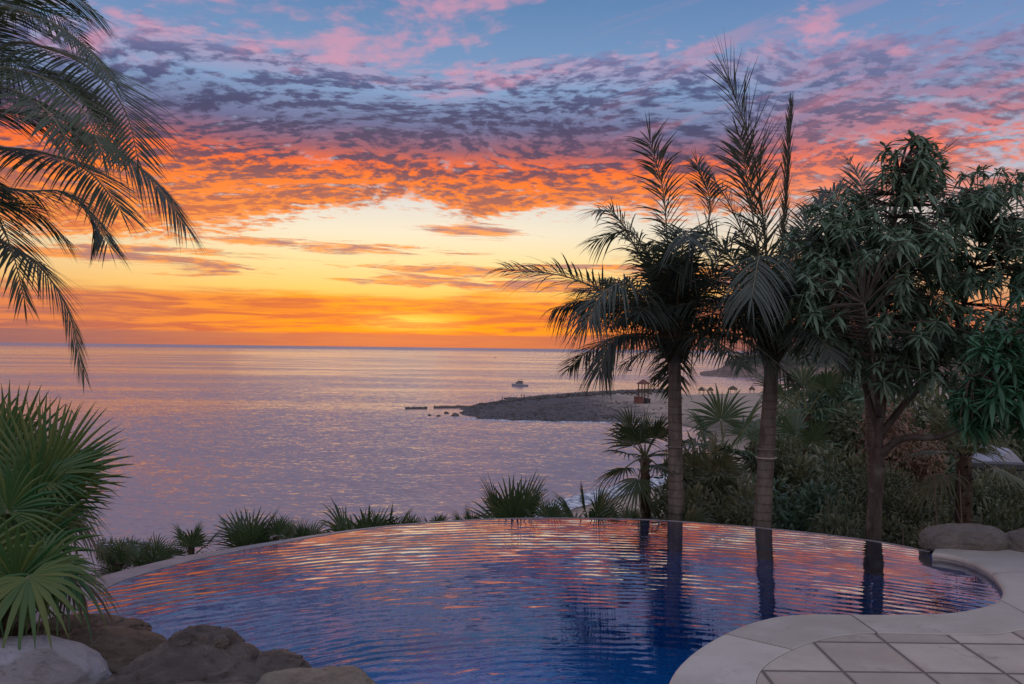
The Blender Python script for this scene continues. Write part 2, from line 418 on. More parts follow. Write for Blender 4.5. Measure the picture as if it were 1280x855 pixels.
def rock_mat(name, c1, c2, c3, sc=1.0, patch=None):
    m, g = mat(name)
    p = g.vm('SCALE', pos(g), s=sc)
    n = g.noise(p, 2.4, 7, 0.62, 0.6); s = g.noise(g.vm('MULTIPLY', p, (1, 1, 3.2)), 6.0, 6, 0.7, 0.8)
    c = g.mix(c1 + (1,), c2 + (1,), g.ss(n, 0.36, 0.62)); c = g.mix(c, c3 + (1,), g.mul(g.ss(s, 0.52, 0.66), 0.7))
    c = g.mix(c, tuple(v * 0.45 for v in c1) + (1,), g.mul(g.ss(g.noise(p, 22.0, 5, 0.7), 0.55, 0.68), 0.6))
    if patch: c = g.mix(c, patch + (1,), g.ss(g.noise(g.vm('ADD', p, (5.3, 2, 1)), 2.2, 4, 0.55), 0.44, 0.50))
    out(g, principled(g, c, 0.62, bump(g, g.add(g.mad(g.noise(p, 16.0, 7, 0.72), 0.8, s), g.mul(g.noise(p, 5.0, 8, 0.7, 1.0), 1.2)), 0.06))); return m
M['rock_dark'] = rock_mat('rock_dark', (0.085, 0.072, 0.064), (0.15, 0.125, 0.11), (0.21, 0.18, 0.155))
M['rock_brown'] = rock_mat('rock_brown', (0.12, 0.085, 0.06), (0.18, 0.135, 0.10), (0.24, 0.19, 0.15))
M['rock_pale'] = rock_mat('rock_pale', (0.26, 0.24, 0.25), (0.36, 0.34, 0.35), (0.20, 0.17, 0.14), patch=(0.42, 0.41, 0.46))
M['rock_beige'] = rock_mat('rock_beige', (0.30, 0.25, 0.20), (0.40, 0.35, 0.28), (0.20, 0.155, 0.12), 2.0)
M['rock_grey'] = rock_mat('rock_grey', (0.19, 0.175, 0.16), (0.27, 0.25, 0.23), (0.24, 0.19, 0.15), 1.6)
M['rock_sea'] = rock_mat('rock_sea', (0.05, 0.045, 0.045), (0.10, 0.09, 0.085), (0.14, 0.12, 0.11), 0.25)

# blue mosaic of the pool shell
m, g = mat('pool_mosaic')
vor = g.node('ShaderNodeTexVoronoi', feature='F1', distance='CHEBYCHEV'); g.put(vor.inputs['Vector'], pos(g)); vor.inputs['Scale'].default_value = 38; vor.inputs['Randomness'].default_value = 0.0
cc = g.sep(vor.outputs['Color'])[0]
wn = g.noise(pos(g), 120.0, 0)
c = g.mix((0.008, 0.17, 0.50, 1), (0.020, 0.27, 0.70, 1), g.ss(g.noise(g.vm('SNAP', pos(g), (0.026, 0.026, 0.026)), 40.0, 0), 0.3, 0.7))
out(g, principled(g, c, 0.25)); M['mosaic'] = m

# pool water: clear body, Fresnel surface, ripples lying round the basin
PC = Vector((0.55, 1.2, 0))
def water_normal(g, vec_list):
    """sum of slope fields -> shading normal; each item: (coords, scale, detail, slope_x, slope_y)"""
    sx = sy = None
    for v, sc, det, ax, ay in vec_list:
        c = g.noise(v, sc, det, 0.55, color=True); a, b, _ = g.sep(c)
        a = g.mul(g.sub(a, 0.5), ax); b = g.mul(g.sub(b, 0.5), ay)
        sx = a if sx is None else g.add(sx, a); sy = b if sy is None else g.add(sy, b)
    return sx, sy
m, g = mat('pool_water')
x, y, z = g.sep(pos(g))
rx, ry = g.sub(x, PC.x), g.sub(y, PC.y)
r = g.m('SQRT', g.add(g.mul(rx, rx), g.mul(ry, ry))); th = g.m('ARCTAN2', rx, ry)
arc = g.mul(th, 5.0)
q = g.xyz(g.mul(arc, 2.4), g.mul(r, 12.0), 0.0)
q2 = g.xyz(g.mul(arc, 6.5), g.mul(r, 34.0), 5.0)
_, s1 = water_normal(g, [(q, 1.0, 1, 0.0, 0.09), (q2, 1.0, 2, 0.0, 0.17)])
sx2, sy2 = water_normal(g, [(pos(g), 3.0, 1, 0.03, 0.03)])
calm = g.ss(g.noise(pos(g), 0.9, 2), 0.32, 0.62, 0.45, 1.15)
ring = g.m('SINE', g.add(g.mul(r, 66.0), g.mul(g.noise(g.xyz(g.mul(arc, 0.9), g.mul(r, 1.6), 9.0), 1.0, 3), 16.0)))
s1 = g.add(s1, g.mul(ring, g.ss(g.noise(g.xyz(g.mul(arc, 0.6), r, 2.0), 1.0, 2), 0.35, 0.62, 0.008, 0.044)))
s1 = g.mul(s1, calm)
ux, uy = g.div(rx, r), g.div(ry, r)
nv = g.vm('NORMALIZE', g.xyz(g.mad(s1, ux, sx2), g.mad(s1, uy, sy2), 1.0))
fr = g.node('ShaderNodeFresnel'); fr.inputs[0].default_value = 1.40; g.l.new(nv, fr.inputs[1])
gl = g.node('ShaderNodeBsdfGlossy'); gl.inputs['Roughness'].default_value = 0.02; g.put(gl.inputs['Color'], (0.95, 0.95, 0.97, 1)); g.l.new(nv, gl.inputs['Normal'])
tr = g.node('ShaderNodeBsdfTransparent'); g.put(tr.inputs[0], (0.58, 0.86, 0.97, 1))
mx = g.node('ShaderNodeMixShader'); g.l.new(g.m('MULTIPLY', fr.outputs[0], 1.8, clamp=True), mx.inputs[0])
g.l.new(tr.outputs[0], mx.inputs[1]); g.l.new(gl.outputs[0], mx.inputs[2]); out(g, mx.outputs[0]); M['pool_water'] = m

# the sea
m, g = mat('sea_water')
p = pos(g); x, y, z = g.sep(p)
dist = g.m('SQRT', g.add(g.mul(x, x), g.mul(y, y)))
pw = g.vm('MULTIPLY', p, (0.55, 1.25, 1))
patch = g.noise(g.vm('MULTIPLY', p, (0.0035, 0.012, 1)), 1.0, 4, 0.6, 0.6)
wind = g.ss(patch, 0.36, 0.64, 0.65, 1.2)
a1x, a1y = water_normal(g, [(pw, 0.12, 2, 0.06, 0.10), (pw, 0.7, 2, 0.14, 0.26), (pw, 2.4, 2, 0.24, 0.50)])
tilt = g.add(g.ss(patch, 0.36, 0.62, 0.045, 0.115), g.mul(g.ss(dist, 3200.0, 6000.0), 0.10))
calm2 = g.mul(g.bump1(g.m('LOGARITHM', dist, 10.0), 3.30, 0.16), g.ss(g.add(x, g.mul(patch, 900.0)), 500.0, -300.0))
tilt = g.mul(tilt, g.sub(1.0, g.mul(calm2, 0.85)))
nv = g.vm('NORMALIZE', g.xyz(g.mul(a1x, wind), g.sub(g.mul(a1y, wind), tilt), 1.0))
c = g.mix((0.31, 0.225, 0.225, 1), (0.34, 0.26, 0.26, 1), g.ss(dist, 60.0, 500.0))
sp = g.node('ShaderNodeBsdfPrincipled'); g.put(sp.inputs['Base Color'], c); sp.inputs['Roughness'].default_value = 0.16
sp.inputs['IOR'].default_value = 1.62; g.l.new(nv, sp.inputs['Normal'])
out(g, sp.outputs[0]); M['sea'] = m
m, g = mat('foam')
c = g.mix((0.22, 0.26, 0.34, 1), (0.75, 0.78, 0.82, 1), g.ss(g.noise(pos(g), 1.2, 6, 0.7), 0.42, 0.62))
out(g, principled(g, c, 0.6, bump(g, g.noise(pos(g), 3.0, 5, 0.7), 0.3))); M['foam'] = m

# land: sand on the flats, scrub soil on the slope, wet stones at the tip
m, g = mat('land_surface')
x, y, z = g.sep(pos(g))
n = g.noise(pos(g), 0.12, 6, 0.62); nf = g.noise(pos(g), 0.9, 6, 0.7)
sand = g.mix((0.27, 0.215, 0.17, 1), (0.36, 0.295, 0.24, 1), g.ss(g.mad(nf, 0.5, g.mul(n, 0.6)), 0.4, 0.7))
stones = g.mix((0.040, 0.040, 0.048, 1), (0.11, 0.105, 0.115, 1), g.ss(g.noise(pos(g), 1.6, 6, 0.75), 0.42, 0.60))
wet = g.ss(g.add(z, g.mul(g.sub(nf, 0.5), 0.5)), SEA + 0.45, SEA + 0.1)
sand = g.mix(sand, (0.12, 0.10, 0.09, 1), wet)
stony = g.mul(g.ss(g.add(x, g.mul(g.sub(n, 0.5), 60.0)), 52.0, 22.0), g.ss(y, 170.0, 200.0))
far_ridge = g.ss(g.add(z, g.mul(g.sub(nf, 0.5), 0.6)), SEA + 1.9, SEA + 2.6)
low = g.mix(sand, stones, g.mx(stony, g.mul(far_ridge, g.ss(y, 170.0, 200.0))))
soil = g.mix((0.035, 0.032, 0.022, 1), (0.085, 0.075, 0.05, 1), g.ss(nf, 0.4, 0.62))
c = g.mix(low, soil, g.mx(g.mul(g.ss(z, SEA + 2.2, SEA + 4.0), g.ss(y, 170.0, 130.0)), g.mul(g.ss(g.add(x, g.mul(n, 30.0)), 55.0, 70.0), g.ss(y, 240.0, 200.0))))
out(g, principled(g, c, 0.9, bump(g, nf, 0.15))); M['land'] = m
m, g = mat('headland_surface')
x, y, z = g.sep(pos(g)); n = g.noise(pos(g), 0.06, 7, 0.65)
rockc = g.mix((0.12, 0.085, 0.075, 1), (0.22, 0.16, 0.135, 1), g.ss(g.noise(g.vm('MULTIPLY', pos(g), (1, 1, 3)), 0.12, 6, 0.7), 0.4, 0.62))
c = g.mix(rockc, (0.05, 0.055, 0.04, 1), g.ss(g.add(z, g.mul(g.sub(n, 0.5), 18.0)), SEA + 6.0, SEA + 11.0))
out(g, principled(g, c, 0.95, bump(g, n, 2.0))); M['headland'] = m
M['white_gel'] = simple('boat_white', (0.26, 0.28, 0.34), 0.4, 0.05)
M['dark_glass'] = simple('dark_glass', (0.02, 0.025, 0.035), 0.1, 0.05)
M['hull_blue'] = simple('hull_blue', (0.03, 0.04, 0.08), 0.3, 0.05)
M['brick'] = simple('brick', (0.15, 0.065, 0.055), 0.9, 0.3, 1.5)
M['wood'] = simple('weathered_wood', (0.10, 0.075, 0.06), 0.85, 0.3, 3.0)
M['roof_tile'] = simple('roof_tile', (0.14, 0.055, 0.045), 0.8, 0.3, 2.0)
M['thatch'] = simple('thatch', (0.09, 0.07, 0.05), 0.95, 0.35, 4.0, 0.02)
M['cloth_dark'] = simple('dark_clothes', (0.03, 0.03, 0.04), 0.9)
M['skin'] = simple('skin', (0.30, 0.17, 0.12), 0.6, 0.05)
M['wallstone'] = simple('garden_wall', (0.065, 0.07, 0.075), 0.9, 0.3, 1.4, 0.01)
M['soil'] = simple('soil', (0.045, 0.036, 0.024), 0.95, 0.4, 8.0, 0.02)
M['tarp'] = simple('blue_cloth', (0.10, 0.26, 0.42), 0.7, 0.1)
M['white_cloth'] = simple('pale_cloth', (0.40, 0.42, 0.50), 0.8, 0.1)

# ================================================================== large structure
import numpy as np
# sea: rings of growing size out to the horizon
mb = MB(); radii_ = [12, 30, 60, 100, 160, 260, 420, 700, 1200, 2200, 4500, 9000, 18000, 32000]; NS = 96
ringsv = [[mb.vert((r * sin(2 * pi * k / NS), r * cos(2 * pi * k / NS), SEA)) for k in range(NS)] for r in radii_]
mb.face(ringsv[0][::-1])
for a, b in zip(ringsv, ringsv[1:]):
    for k in range(NS): mb.face((a[k], a[(k + 1) % NS], b[(k + 1) % NS], b[k]))
structure(mb.build('sea', M['sea']))

coast_px = [(690, 641), (760, 622), (830, 604), (866, 585), (884, 562), (880, 541), (850, 531), (760, 527.5), (680, 526.5), (600, 523.5), (585, 520.5), (572, 516.5),
            (578, 511.5), (592, 508), (612, 504.5), (640, 500.5), (700, 497.5), (760, 495.5), (830, 494.5), (880, 493.5), (940, 491.5), (1010, 487), (1060, 484), (1120, 481)]
coast = [on_z(a, b, SEA) for a, b in coast_px]
poly = [(-160, -60), (-80, 20), (-30, 46), (-10, 66)] + [(p.x, p.y) for p in coast] + [(320, 430), (420, 300), (420, -60)]
PX = np.array(poly)
def coast_dist(xs, ys):
    """signed distance to the shoreline, + on land"""
    dmin = np.full(xs.shape, 1e9); inside = np.zeros(xs.shape, bool)
    n = len(PX)
    for i in range(n):
        x1, y1 = PX[i]; x2, y2 = PX[(i + 1) % n]
        ex, ey = x2 - x1, y2 - y1
        t = np.clip(((xs - x1) * ex + (ys - y1) * ey) / (ex * ex + ey * ey), 0, 1)
        d = np.hypot(xs - (x1 + t * ex), ys - (y1 + t * ey)); dmin = np.minimum(dmin, d)
        c = ((y1 > ys) != (y2 > ys)) & (xs < (x2 - x1) * (ys - y1) / ((y2 - y1) if y2 != y1 else 1e-9) + x1)
        inside ^= c
    return np.where(inside, dmin, -dmin)
ridge = [on_z(a, b, SEA + 1.5) for a, b in [(600, 503), (640, 500), (700, 496), (760, 493), (830, 491)]]
def ridge_bump(xs, ys):
    out_ = np.zeros(xs.shape)
    for k, (a, b) in enumerate(zip(ridge, ridge[1:])):
        ex, ey = b.x - a.x, b.y - a.y
        t = np.clip(((xs - a.x) * ex + (ys - a.y) * ey) / (ex * ex + ey * ey), 0, 1)
        d = np.hypot(xs - (a.x + t * ex), ys - (a.y + t * ey))
        out_ = np.maximum(out_, np.exp(-(d / 6.0) ** 2) * (0.4 + (k + t) * 0.42))
    return out_
def land_h(xs, ys):
    d = coast_dist(xs, ys)
    d = d + np.where(ys > 150, 1.3 * np.sin(xs * 0.55 + 2.0 * np.sin(ys * 0.21)) + 0.9 * np.sin(xs * 1.31 + ys * 0.4) + 0.5 * np.sin(xs * 2.9), 0)
    beach = np.where(d > 0, np.interp(d, [0, 4, 12, 40, 120], [0, 0.5, 1.0, 1.5, 2.2]), np.maximum(d * 0.12, -3)) + SEA
    beach = beach + ridge_bump(xs, ys)
    r = np.hypot(xs - 0.5, ys - 2.0) - 6.3
    azm = np.degrees(np.arctan2(xs, ys))
    hc = np.interp(r, [-2, 0, 0.6, 4, 10, 30, 62, 90, 200], [-1.4, -1.4, -2.6, -5.0, -8.0, -13.5, -17.6, -20, -24])
    hr = np.interp(r, [-2, 0, 1.0, 5, 12, 30, 60, 100, 150, 220], [-1.0, -1.0, -1.5, -2.3, -3.4, -7.5, -12.5, -16.2, -17.0, -24])
    f = np.clip((azm - 12.0) / 7.0, 0, 1); f = f * f * (3 - 2 * f)
    back_ = np.clip((-ys + 6) / 6, 0, 1)
    hill = hc * (1 - f) + hr * f
    hill = hill * (1 - back_) + np.where(r < 20, -0.9, hill) * back_
    return np.where(hill > beach, hill, beach)
def ground_z(x, y): return float(land_h(np.array([x]), np.array([y]))[0])
rr_ = np.concatenate([np.linspace(0, 14, 29)[1:], np.geomspace(14.6, 520, 150)])
aa_ = np.radians(np.concatenate([np.linspace(-180, -62, 40, endpoint=False), np.linspace(-62, 62, 250, endpoint=False), np.linspace(62, 180, 40, endpoint=False)]))
RR, AA = np.meshgrid(rr_, aa_, indexing='ij')
XX, YY = RR * np.sin(AA), RR * np.cos(AA); ZZ = land_h(XX, YY)
rng = np.random.RandomState(4)
ZZ = ZZ + (rng.rand(*ZZ.shape) - 0.5) * np.clip(RR * 0.0012, 0.0, 0.35) * (ZZ > SEA + 0.4)
mb = MB(); na = len(aa_)
mb.v = [(float(a), float(b), float(c)) for a, b, c in zip(XX.ravel(), YY.ravel(), ZZ.ravel())]
c0 = mb.vert((0, 0, ground_z(0, 0)))
for i in range(len(rr_) - 1):
    for k in range(na):
        q = (i * na + k, i * na + (k + 1) % na, (i + 1) * na + (k + 1) % na, (i + 1) * na + k)
        if max(mb.v[j][2] for j in q) > SEA - 2.5: mb.face(q[::-1])
for k in range(na): mb.face((c0, (k + 1) % na, k))
structure(mb.build('ground', M['land'], smooth=True))

# surf rolling on to the beach
def surf(px_pts, W, H, seed, name='surf', patchy=0.0):
    mb = MB(); sp_ = catmull([on_z(a, b, SEA) for a, b in px_pts], 14); rs = random.Random(seed); prev = None
    for i, p in enumerate(sp_):
        t = (sp_[min(i + 1, len(sp_) - 1)] - sp_[max(i - 1, 0)]).normalized(); nrm = Vector((-t.y, t.x, 0))
        s = sin(pi * i / (len(sp_) - 1)) ** 0.5; w = W * s * rs.uniform(0.8 - patchy, 1.2 + patchy); h = H * s * rs.uniform(0.8 - patchy, 1.2 + patchy)
        p = p + nrm * rs.uniform(-1, 1) * W * patchy
        row = [mb.vert(p + nrm * (u * w) + Vector((0, 0, hz * h - (0.15 if k in (0, 6) else 0)))) for k, (u, hz) in enumerate([(1.4, 0), (0.8, 0.35), (0.3, 0.9), (-0.1, 1.0), (-0.4, 0.6), (-0.9, 0.25), (-2.2, 0.05)])]
        if prev:
            for k in range(6): mb.face((prev[k], row[k], row[k + 1], prev[k + 1]))
        prev = row
    return structure(mb.build(name, M['foam'], smooth=True))
surf([(600, 652), (650, 646), (700, 633), (760, 616), (830, 599), (862, 583), (876, 566)], 1.9, 0.75, 3)
surf([(548, 521.5), (600, 524.5), (680, 527.6), (760, 528.4), (850, 531.5)], 0.7, 0.22, 5, 'shore_foam', 0.5)

# headland across the second bay
mb = MB(); prof = [(868, 470), (880, 466.5), (895, 464), (910, 456), (925, 449), (945, 446), (975, 443), (1010, 437), (1050, 428), (1100, 424), (1160, 422), (1230, 420), (1330, 424)]
prof = [p for p in catmull([Vector((a, b, 0)) for a, b in prof], 8)]
rows = []
rs = random.Random(12)
for i, q in enumerate(prof):
    x_ = q.x
    d0 = on_z(x_, 471.5 + 0.012 * (x_ - 880), SEA).y
    col_ = []
    top = at_d(x_, q.y, d0 + 70)
    for j in range(15):
        s = j / 14.0; dd = d0 + 140 * s
        base = at_d(x_, 440, dd); hfac = sin(pi * min(1, s * 1.0)) ** 0.7 if s < 0.5 else 1 - 0.25 * (s - 0.5)
        nz = noise.noise(Vector((base.x * 0.05, base.y * 0.05, 3))) * 2.5 + noise.noise(Vector((base.x * 0.2, base.y * 0.2, 1))) * 1.0
        zz = SEA - 1.0 + (top.z - SEA + 1.0) * hfac
        if 0 < j < 14: zz += nz * min(1.0, (top.z - SEA) / 8)
        col_.append(mb.vert((base.x + (nz * 1.5 if j == 0 else 0), base.y + (nz * 2 if j == 0 else 0), zz if j else SEA - 1.0)))
    rows.append(col_)
for a, b in zip(rows, rows[1:]):
    for j in range(14): mb.face((a[j], b[j], b[j + 1], a[j + 1]))
structure(mb.build('headland', M['headland'], smooth=True))

# ------------------------------------------------------------------ pool
far_px = [(62, 800), (95, 762), (136, 734), (165, 722), (205, 710), (250, 698.5), (330, 683), (420, 667), (500, 656.5), (600, 649.8), (680, 648), (800, 649.5), (900, 656), (1000, 665), (1100, 678), (1162, 690)]
far_edge = resample(catmull([on_z(a, b, 0) for a, b in far_px], 8), 90)
right_px = [(1166, 690.5), (1183, 692), (1212, 699), (1240, 713), (1258, 734), (1252, 750), (1226, 760), (1180, 767), (1100, 768.5), (1000, 768.5), (945, 778), (895, 800), (860, 825), (842, 852), (834, 890), (836, 950)]
cop_in = [on_z(a, b, 0.06) for a, b in right_px] + [Vector((0.62, 2.7, 0.06)), Vector((0.30, 2.35, 0.06)), Vector((-0.4, 2.15, 0.06)), Vector((-1.2, 2.2, 0.06)), Vector((-1.9, 2.7, 0.06))]
cop_in = resample(catmull(cop_in, 8), 150)
pool = [Vector((p.x, p.y, 0)) for p in far_edge] + [Vector((p.x, p.y, 0)) for p in cop_in] + [Vector((-2.3, 3.3, 0)), Vector((-2.55, 3.9, 0))]
mb = MB(); mb.face([mb.vert(p) for p in pool][::-1]); 
structure(mb.build('pool_water', M['pool_water']))
mb = MB(); n = len(pool)
top = [mb.vert((p.x, p.y, 0.04 if len(far_edge) <= i else -0.012)) for i, p in enumerate(pool)]; bot = [mb.vert((p.x, p.y, -1.25)) for p in pool]
for i in range(n): mb.face((top[i], bot[i], bot[(i + 1) % n], top[(i + 1) % n]))
mb.face(bot[::-1])
# bench step round the right-hand lobe
ben = cop_in[0:52]; inn = []
for i, p in enumerate(ben):
    t = (ben[min(i + 1, 51)] - ben[max(i - 1, 0)]).normalized(); inn.append(p + Vector((t.y, -t.x, 0)) * 0.26)
a_ = [mb.vert((p.x, p.y, -0.22)) for p in ben]; b_ = [mb.vert((p.x, p.y, -0.22)) for p in inn]; c__ = [mb.vert((p.x, p.y, -1.2)) for p in inn]
for i in range(51): mb.face((a_[i], b_[i], b_[i + 1], a_[i + 1])); mb.face((b_[i], c__[i], c__[i + 1], b_[i + 1]))
structure(mb.build('pool_shell', M['mosaic']))
# flush rim of the vanishing edge and its outer wall
mb = MB(); rim = []
nf_ = len(far_edge)
for i, p in enumerate(far_edge):
    t = (far_edge[min(i + 1, nf_ - 1)] - far_edge[max(i - 1, 0)]).normalized(); o_ = Vector((-t.y, t.x, 0))
    s = i / (nf_ - 1); w = 0.07 + 0.30 * max(0, 1 - s / 0.42) ** 1.2
    rim.append([mb.vert(p + Vector((0, 0, -0.30))), mb.vert(p + Vector((0, 0, 0.004))), mb.vert(p + o_ * (w * 0.5) + Vector((0, 0, 0.001))), mb.vert(p + o_ * (w - 0.01) + Vector((0, 0, -0.006))), mb.vert(p + o_ * w + Vector((0, 0, -0.02))), mb.vert(p + o_ * w + Vector((0, 0, -4.0)))])
for a, b in zip(rim, rim[1:]):
    for k in range(5): mb.face((a[k], b[k], b[k + 1], a[k + 1]))
structure(mb.build('pool_rim', M['rim'], smooth=False))

# coping stones
out_px = [(1290, 684), (1400, 690), (1470, 704), (1480, 730), (1400, 765), (1310, 782), (1269, 788), (1244, 792), (1186, 792.6), (1093, 790.8), (1064, 792.6), (1035, 797), (1007, 805), (981, 816), (960, 829), (949, 842), (945, 858), (943, 890), (948, 950)]
cop_out = [on_z(1170, 686, 0.06)] + [on_z(a, b, 0.06) for a, b in out_px] + [Vector((1.15, 2.5, 0.06)), Vector((0.7, 1.85, 0.06)), Vector((-0.3, 1.6, 0.06)), Vector((-1.4, 1.7, 0.06)), Vector((-2.3, 2.3, 0.06))]
def match_curve(inner, outer, keys):
    """resample outer so that its key points fall beside the inner ones"""
    res = [None] * len(inner)
    for (i0, o0), (i1, o1) in zip(keys, keys[1:]):
        seg = resample(outer[o0:o1 + 1], i1 - i0 + 1)
        for k, p in enumerate(seg): res[i0 + k] = p
    return res
co = catmull(cop_out, 8)
def near_idx(curve, p): return min(range(len(curve)), key=lambda i: (curve[i] - p).length)
keys = [(0, 0)]
for ip, op in [((1240, 713), (1480, 700)), ((1252, 750), (1310, 782)), ((1180, 767), (1190, 792.6)), ((1000, 768.5), (1050, 794)), ((895, 800), (981, 816)), ((842, 852), (945, 858)), ((836, 950), (948, 950))]:
    keys.append((near_idx(cop_in, on_z(*ip, 0.06)), near_idx(co, on_z(*op, 0.06))))
keys.append((len(cop_in) - 1, len(co) - 1))
cop_o = match_curve(cop_in, co, keys)
mb = MB()
cuts = sorted(set([0, len(cop_in) - 1] + [keys[2][0]] + list(range(12, len(cop_in) - 1, 17))))
cuts = [c for i, c in enumerate(cuts) if i == 0 or c - cuts[i - 1] > 5 or c == len(cop_in) - 1]
for c0_, c1_ in zip(cuts, cuts[1:]):
    rows = []
    for i in range(c0_, c1_ + 1):
        a, b = cop_in[i].copy(), cop_o[i].copy()
        t = (cop_in[min(i + 1, len(cop_in) - 1)] - cop_in[max(i - 1, 0)]).normalized()
        g_ = 0.006 if i == c0_ and i > 0 else (-0.006 if i == c1_ and i < len(cop_in) - 1 else 0)
        a += t * g_; b += t * g_
        d = (b - a).normalized()
        prof_ = [(-0.0, -0.05), (-0.018, -0.02), (-0.022, 0.0), (-0.016, 0.0), ]
        pts = [a + d * 0.0 + Vector((0, 0, -0.10)), a - d * 0.012 + Vector((0, 0, -0.052)), a - d * 0.024 + Vector((0, 0, -0.035)), a - d * 0.024 + Vector((0, 0, -0.018)), a - d * 0.012 + Vector((0, 0, -0.004)), a + d * 0.012, b - d * 0.008, b - d * 0.003 + Vector((0, 0, -0.004)), b - d * 0.003 + Vector((0, 0, -1.3))]
        rows.append([mb.vert(p) for p in pts])
    for r1, r2 in zip(rows, rows[1:]):
        for k in range(8): mb.face((r1[k], r1[k + 1], r2[k + 1], r2[k]))
    mb.face(rows[0]); mb.face(rows[-1][::-1])
structure(mb.build('pool_coping', M['coping']))
mb = MB()
gi = [mb.vert(a + (b - a).normalized() * 0.01 + Vector((0, 0, -0.008))) for a, b in zip(cop_in, cop_o)]
go = [mb.vert(b + (b - a).normalized() * 0.006 + Vector((0, 0, -0.008))) for a, b in zip(cop_in, cop_o)]
for i in range(len(gi) - 1): mb.face((gi[i], go[i], go[i + 1], gi[i + 1]))
structure(mb.build('coping_bed', M['grout']))
# paved terrace
mb = MB()
ko = [i for i in range(len(cop_o)) if i >= near_idx(cop_o, on_z(1310, 782, 0.06))]
deck = [Vector((p.x, p.y, 0.054)) for p in [cop_o[i] for i in ko]]
deck += [Vector((-3.2, 2.3, 0.054)), Vector((-9, 1.5, 0.054)), Vector((-9, -9, 0.054)), Vector((12, -9, 0.054)), Vector((12, 5.4, 0.054)), Vector((5.6, 5.2, 0.054))]
mb.face([mb.vert(p) for p in deck])
o = structure(mb.build('terrace', M['paver']))
mb = MB()
for (x0, y0), (x1, y1) in [((-9, 1.5), (-9, -9)), ((-9, -9), (12, -9)), ((12, -9), (12, 5.4)), ((12, 5.4), (5.6, 5.2))]:
    mb.face([mb.vert(p) for p in [(x0, y0, 0.05), (x1, y1, 0.05), (x1, y1, -1.5), (x0, y0, -1.5)]])
structure(mb.build('terrace_edge', M['grout']))

# planting bed at the left end of the pool
mb = MB(); N_ = 26
gr = [[None] * N_ for _ in range(N_)]
for i in range(N_):
    for j in range(N_):
        x_ = -7.0 + 5.0 * i / (N_ - 1); y_ = 2.2 + 5.2 * j / (N_ - 1)
        z_ = 0.05 + 0.07 * noise.noise(Vector((x_ * 1.3, y_ * 1.3, 0)))
        ex = min((Vector((x_, y_, 0)) - Vector((p.x, p.y, 0))).length for p in far_edge[:40:3])
        inside_r = x_ > -2.9 + 0.0 * y_ or any((p.x - x_) < 0.30 and abs(p.y - y_) < 0.35 for p in far_edge[:30])
        if inside_r: z_ = -0.6
        if y_ > 5.35: z_ = -1.5 - (y_ - 5.35) * 2
        gr[i][j] = mb.vert((x_, y_, z_))
for i in range(N_ - 1):
    for j in range(N_ - 1): mb.face((gr[i][j], gr[i + 1][j], gr[i + 1][j + 1], gr[i][j + 1]))
structure(mb.build('planting_bed', M['soil'], smooth=True))

# ================================================================== vegetation builders
ZUP = Vector((0, 0, 1))
def blade(mb, p0, d, L, w, droop=0.3, up=ZUP, seg=4, fold=0.25, peak=0.35, m=0, twist=0.0):
    d = d.normalized(); side = d.cross(up)
    if side.length < 0.05: side = d.cross(Vector((1, 0.3, 0)))
    side.normalize(); nrm = side.cross(d).normalized()
    if twist: side = (side * cos(twist) + nrm * sin(twist)).normalized(); nrm = side.cross(d).normalized()
    prev = None
    for k in range(seg + 1):
        t = k / seg
        p = p0 + d * (L * t) - ZUP * (droop * L * t * t)
        ww = w * ((t / peak) ** 0.6 if t < peak else max(0.0, (1 - t) / (1 - peak)) ** 0.8) * 0.5
        if k == 0: ww = w * 0.15
        if k == seg: cur = (mb.vert(p),)
        else: cur = (mb.vert(p + side * ww - nrm * (fold * ww * 2 * 0.5)), mb.vert(p), mb.vert(p - side * ww - nrm * (fold * ww * 2 * 0.5)))
        if prev:
            if len(cur) == 3:
                mb.face((prev[0], prev[1], cur[1], cur[0]), m); mb.face((prev[1], prev[2], cur[2], cur[1]), m)
            else:
                mb.face((prev[0], prev[1], cur[0]), m); mb.face((prev[1], prev[2], cur[0]), m)
        prev = cur

